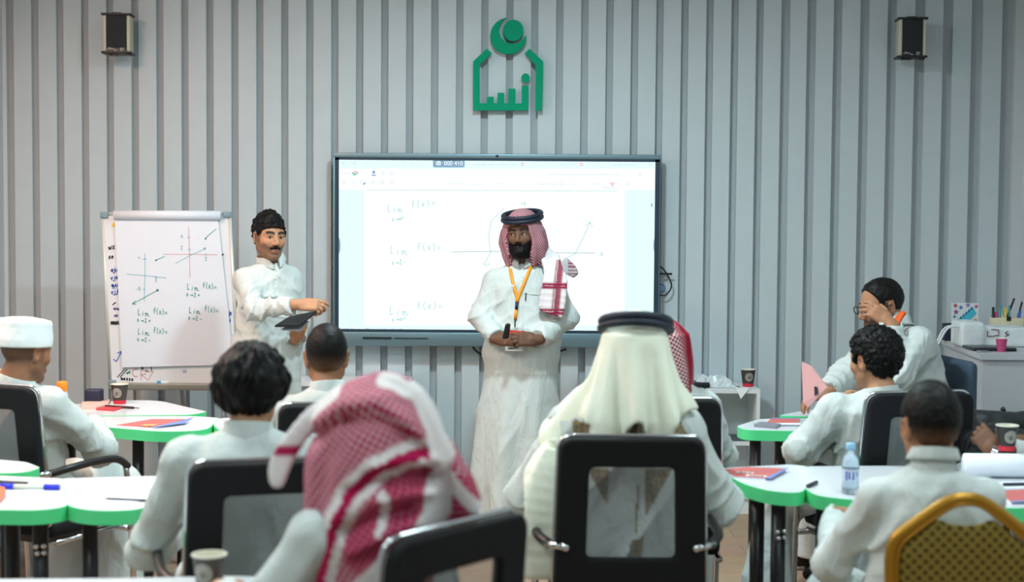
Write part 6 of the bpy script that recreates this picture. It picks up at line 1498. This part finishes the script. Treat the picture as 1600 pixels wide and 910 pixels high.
MB().lathe([(.0155, .152), (.016, .156), (.016, .172), (.0145, .175), (.001, .1755)], 20).build('cap', mat('bottle_cap', (150, 200, 236), .4), bt)

# pink folder standing on the far right table
e = empty('pink_folder', 'pink folder with a small black mark, held upright by the man with glasses', 'folder', at(1270, 632, 6.75))
P4 = [at(1252.5, 566, 6.82), at(1255, 630, 6.80), at(1262, 637, 6.78), at(1292, 606, 6.62), at(1268, 574, 6.72)]
c = Vector(e.location); n_ = Vector((.6, .75, 0)).normalized()*.012
k = len(P4); fix(MB().add([p - c for p in P4] + [p - c + n_ for p in P4], [tuple(range(k)), tuple(range(k, 2*k))[::-1]] + [(i, (i + 1) % k, (i + 1) % k + k, i + k) for i in range(k)]).build('cover', mat('pink_card', (224, 172, 172), .5), e))
Pm = [at(1273, 604, 6.70), at(1273.5, 619, 6.70), at(1278, 616, 6.685), at(1277, 605, 6.685)]; v0 = Vector((-.5, -.8, 0)).normalized()*.012
fix(MB().add([p - c + v0*.6 for p in Pm] + [p - c + v0*.2 for p in Pm], [(0, 1, 2, 3), (4, 5, 6, 7)] + [(i, (i + 1) % 4, (i + 1) % 4 + 4, i + 4) for i in range(4)]).build('mark', M_ik, e))

# black bag, microphone, rolled sheet at the right border
bgc = at(1540, 702, 5.75); bgc.z = TZ
bag = empty('black_bag', 'black padded bag lying on the right border table', 'bag', bgc)
M_bag = mat('black_nylon', (30, 33, 36), .5, bump=(60, .4, .006))
S = Solid((-.2, -.16, -.01), (.32, .3, .26), .008)
S.union(rbox((.02, .02, .065), (.13, .1, .06), .035), .01); S.union(cone((-.1, .05, .09), (-.06, .1, .1), .055, .05), .03); S.union(cone((.02, .12, .14), (.3, .16, .13), .045, .035), .03); S.union(cone((-.09, .1, .15), (-.03, .12, .155), .04, .03), .03)
S.shift(lambda X, Y, Z: .006*noise(X, Y, Z, 40, 2) + .003*noise(X, Y, Z, 90, 3)); S.both(lambda X, Y, Z: .002 - Z, .003)
link('bag_body', S.mesh('bag_body'), M_bag, bag); MB().tube(smooth_path([(-.1, -.05, .02), (-.09, -.09, .1), (-.02, -.1, .12), (.04, -.09, .06)], 6), .012, 8).build('strap', M_black, bag)
pm = [at(1576, 668, 6.1), at(1577, 660, 6.1), at(1574.5, 650, 6.1), at(1570, 643, 6.1)]
mc = empty('gooseneck_microphone', 'thin gooseneck microphone rising behind the black bag', 'microphone', (pm[0].x, 6.1, TZ - .03)); c = Vector(mc.location)
MB().tube(smooth_path([Vector((pm[0].x, 6.1, TZ + .02))] + pm, 6), .0045, 8).build('neck', M_black, mc); mc.children[0].location = -c
MB().tube([pm[3] - c, at(1565.5, 638, 6.1) - c], [.007, .011], 10).build('capsule', M_black, mc); MB().lathe([(.05, .0), (.05, .02), (.03, .05), (.008, .06)], 18).build('base', M_black, mc)
rl = empty('rolled_sheet', 'large white rolled flip chart sheet on the right border table', 'paper', onz(1600, 752, TZ))
pa, pb2 = onz(1512, 749, TZ) + Vector((0, .04, .045)), onz(1690, 751, TZ) + Vector((0, .04, .045)); c = Vector(rl.location)
MB().lathe([(.043, 0), (.044, (pb2 - pa).length)], 24, Matrix.Translation(pa - c) @ (pb2 - pa).to_track_quat('Z', 'Y').to_matrix().to_4x4()).build('roll', M_paper, rl)
o, c = sheet_on('paper_sheet', 'white sheets in front of the rolled sheet at the right border', 'paper', [(1545, 766), (1555, 757), (1670, 753), (1670, 765)], TZ + .0005, M_paper, .006)
rod('pen', 'dark pen beside the rolled sheet', 'pen', (1568, 757.5), (1640, 756), .006, M_ik, z=TZ + .006)

# ---- on and in the shelf unit
p = at(1086, 606, 8.5); dv = MB().box((-.14, -.1, 0), (.08, .1, .03), bev=.008).build('media_box', M_black); dv.location = (p.x, 8.55, SHZ); tag(dv, 'flat black device on top of the low shelf unit', 'device')
def crumple(name, label, cat, c, h, m, seed, n=14):
    b = MB(); rr = random.Random(seed); vs = []
    for j in range(n + 1):
        for i in range(n + 1):
            u_, v_ = i/n*2 - 1, j/n*2 - 1; e_ = max(0, 1 - max(abs(u_), abs(v_))); vs.append((u_*h[0] + rr.uniform(-.1, .1)*h[0]*.5, v_*h[1] + rr.uniform(-.1, .1)*h[1]*.5, .003 + min(1, e_*2.2)*h[2]*rr.uniform(.35, 1)))
    b.add(vs, [(j*(n + 1) + i, j*(n + 1) + i + 1, (j + 1)*(n + 1) + i + 1, (j + 1)*(n + 1) + i) for j in range(n) for i in range(n)], False); o = b.build(name, m); o.location = c; return tag(o, label, cat)
p = at(1108, 606, 8.55); crumple('plastic_bag', 'crumpled translucent plastic bag on top of the shelf unit', 'bag', (p.x + .02, 8.56, SHZ), (.13, .1, .07), mat('clear_bag', (232, 238, 240), .25, alpha=.75), 5)
p = at(1162, 618, 8.42); 
b = MB(); q0_, q1_ = at(1150, 613, 8.40), at(1170, 612, 8.40)
b.add([(q0_.x, 8.47, SHZ + .002), (q1_.x, 8.47, SHZ + .002), (q1_.x, 8.395, SHZ + .003), (q0_.x, 8.395, SHZ + .003), ((q0_.x + q1_.x)/2 - .01, 8.39, SHZ - .055)], [(0, 1, 2, 3), (3, 2, 4)]); o = b.build('tissue', mat('tissue_white', (236, 240, 240), .8)); o.modifiers.new('s', 'SOLIDIFY').thickness = .002
tag(o, 'white tissue hanging over the shelf edge under the cup', 'tissue')
cable('thin dark cable curling over the top of the shelf unit', [(1090, 604, 8.46), (1110, 609, 8.43), (1135, 612, 8.42), (1152, 609, 8.44), (1157, 606, 8.48), (1146, 603, 8.54)], 8.5, .0035, (30, 44, 56))
cable('black cable hanging down the front of the shelf unit', [(1101, 606, 8.40), (1104, 625, 8.39), (1118, 655, 8.39), (1136, 680, 8.39), (1135, 692, 8.39), (1120, 697, 8.39)], 8.39, .0035, (24, 28, 32))
p = at(1120, 690, 8.5); o = MB().box((-.06, -.09, 0), (.045, .09, .09), bev=.006).build('green_box', M_edge); o.location = (p.x - .02, 8.56, .42); tag(o, 'green carton on the middle shelf of the low unit', 'box')
p = at(1140, 692, 8.48); o = MB().box((-.1, -.06, 0), (.1, .07, .022), bev=.005).build('document_tray', mat('dark_tray', (70, 84, 88), .5)); o.location = (p.x + .02, 8.5, .42); tag(o, 'flat dark tray on the middle shelf of the low unit', 'tray')

# ---- on the counter desk
def std(px, Y): q = at(px, 550, Y); return Vector((q.x, Y, dz))
e = empty('star_card', 'white card with coloured stars and blue lettered banner standing on the counter desk', 'card', at(1508, 540, 8.5))
c = Vector(e.location); 
def cp(u_, v_): q = at(1420 + u_/6.067, 450 + v_/6.067, 8.5); return (q.x - c.x, q.z - c.z)
def card(name, pts, y0, y1, m, par=e): return fix(MB().prism([(cp(*p)[0], -cp(*p)[1]) for p in pts], y0, y1, Matrix(((1,0,0,0),(0,0,1,0),(0,-1,0,0),(0,0,0,1)))).build(name, m, par))
card('card_board', [(405, 142), (662, 145), (656, 560), (402, 560)], 0, .006, mat('card_white', (226, 230, 232), .5))
card('banner', [(412, 312), (470, 300), (600, 180), (640, 240), (620, 262), (540, 350), (440, 358), (410, 345)], -.003, -.0005, mat('banner_cyan', (70, 190, 214), .5))
tag(fix(MB().ribbon([[cp(*p) for p in ln] for ln in [[(u_ + q_[0], v_ + q_[1]) for q_ in g_] for u_, v_, g_ in [(430 + 26*k, 330 - 22*k, [(0, 10), (8, -14), (16, 8)]) for k in range(7)]]], .004, lambda x, z: (x, -.004, z)).build('banner_print', mat('banner_ink', (20, 70, 120), .5), e)), kind='stuff')
for k, (u_, v_, r_, cl) in enumerate(((440, 168, 24, (190, 70, 110)), (492, 186, 22, (70, 130, 190)), (558, 163, 26, (160, 130, 190)), (637, 176, 20, (180, 90, 130)), (446, 228, 28, (150, 80, 140)), (430, 272, 18, (80, 150, 190)), (628, 310, 22, (200, 150, 70)), (632, 350, 18, (200, 100, 120)), (592, 346, 18, (210, 190, 130)))):
    card('star', [(u_ + (r_ if i % 2 == 0 else r_*.45)*math.sin(i*math.pi/5), v_ - (r_ if i % 2 == 0 else r_*.45)*math.cos(i*math.pi/5)) for i in range(10)], -.0035, -.0005, mat('star_%d' % k, cl, .5))
# paper bag lying on its side
e = empty('paper_bag', 'white paper carrier bag with sketched letters lying on the counter desk', 'bag', std(1545, 8.1)); 
S = Solid((-.25, -.14, -.005), (.25, .16, .17), .008); S.union(rbox((.02, .02, .055), (.19, .11, .055), .012), .01); S.union(rbox((-.12, .0, .07), (.06, .1, .066), .012), .03); S.shift(lambda X, Y, Z: .004*noise(X, Y, Z, 30, 3) + .09*(X - .0)*np.clip(Z, 0, 1)); S.both(lambda X, Y, Z: .001 - Z, .003)
link('bag_body', S.mesh('bag_body'), mat('white_paper_bag', (222, 230, 232), .6, bump=(14, .4, .02)), e)
bb = MB(); bb.ribbon([[(-.04, .09), (-.04, .06), (.0, .062)], [(-.02, .098), (.0, .098), (.02, .096), (.02, .065), (.0, .066)], [(.07, .09), (.055, .078), (.075, .07), (.055, .06)]], .005, lambda x, z: (x, -.098, z)); tag(bb.build('sketched_letters', mat('sketch_ink', (120, 70, 80), .6), e), kind='stuff')
for k in (0, 1): MB().tube(smooth_path([(-.17, -.05 + .06*k, .11), (-.25, -.07 + .05*k, .1), (-.3, -.08 + .04*k, .02), (-.31, -.08 + .04*k, -.05 if False else .0)], 6), .006, 6).build('handle', MATS['white_paper_bag'], e)
# pen holder
e = empty('pen_holder', 'cream clip-decorated box full of pens on the counter desk', 'pen holder', std(1571, 8.35))
b = MB(); b.box((-.085, -.04, 0), (.085, .04, .14), bev=.003); b.build('box_body', mat('cream_box', (222, 214, 182), .6), e)
for k, (x, h_, tl, cl, r_) in enumerate(((-.075, .2, 0, (30, 32, 36), .008), (-.045, .21, .1, (60, 160, 170), .006), (-.02, .25, .35, (60, 34, 40), .006), (.0, .2, -.05, (220, 190, 60), .007), (.02, .21, .0, (70, 150, 150), .006), (.05, .23, .25, (50, 44, 50), .006), (.065, .18, .1, (60, 100, 190), .008), (-.058, .17, .0, (210, 70, 130), .012), (.0, .19, -.2, (230, 230, 220), .008))):
    o = MB().tube([(x, .0 + .01*(k % 3), .05), (x + tl*(h_ - .05), .0 + .01*(k % 3), h_)], r_, 8).build('pen', mat('holder_pen_%d' % k, cl, .4)); o.location = e.location
    tag(o, ['thick black pen at the left of the pen holder', 'teal pen in the pen holder', 'long dark slanted pencil in the pen holder', 'yellow pen in the middle of the pen holder', 'second teal pen in the pen holder', 'dark pencil leaning right in the pen holder', 'blue pen at the right of the pen holder', 'pink pen top in the pen holder', 'white pen leaning left in the pen holder'][k], 'pen', 'pens in the pen holder')
MB().box((-.012, -.046, .125), (.012, -.038, .15), bev=.003).build('binder_clip', M_black, e)
pk_ = std(1564.5, 7.75); cup(pk_, 'small plain pink paper cup on the front edge of the counter desk', .72, (190, 70, 120), False, 0, 'plain cups', False)
o = MB().box((-.1, -.1, 0), (.13, .1, .018), bev=.006).build('tablet', mat('tablet_black', (28, 32, 38), .3)); o.location = std(1541, 7.86); tag(o, 'black tablet lying on the counter desk below the paper bag', 'tablet')
p = std(1535, 7.7); o = MB().tube([(.03*math.cos(a), .012*math.sin(a), .006) for a in np.linspace(0, 2*math.pi, 17)[:-1]], .004, 6, True).build('key_ring', M_alu2); o.location = p; tag(o, 'metal key ring at the front of the counter desk', 'key ring')
o = MB().box((-.03, -.03, 0), (.03, .03, .1), bev=.006).build('ink_box', mat('navy_box', (30, 34, 60), .5)); o.location = std(1481, 8.45); tag(o, 'small navy box behind the man with glasses on the counter desk', 'box')
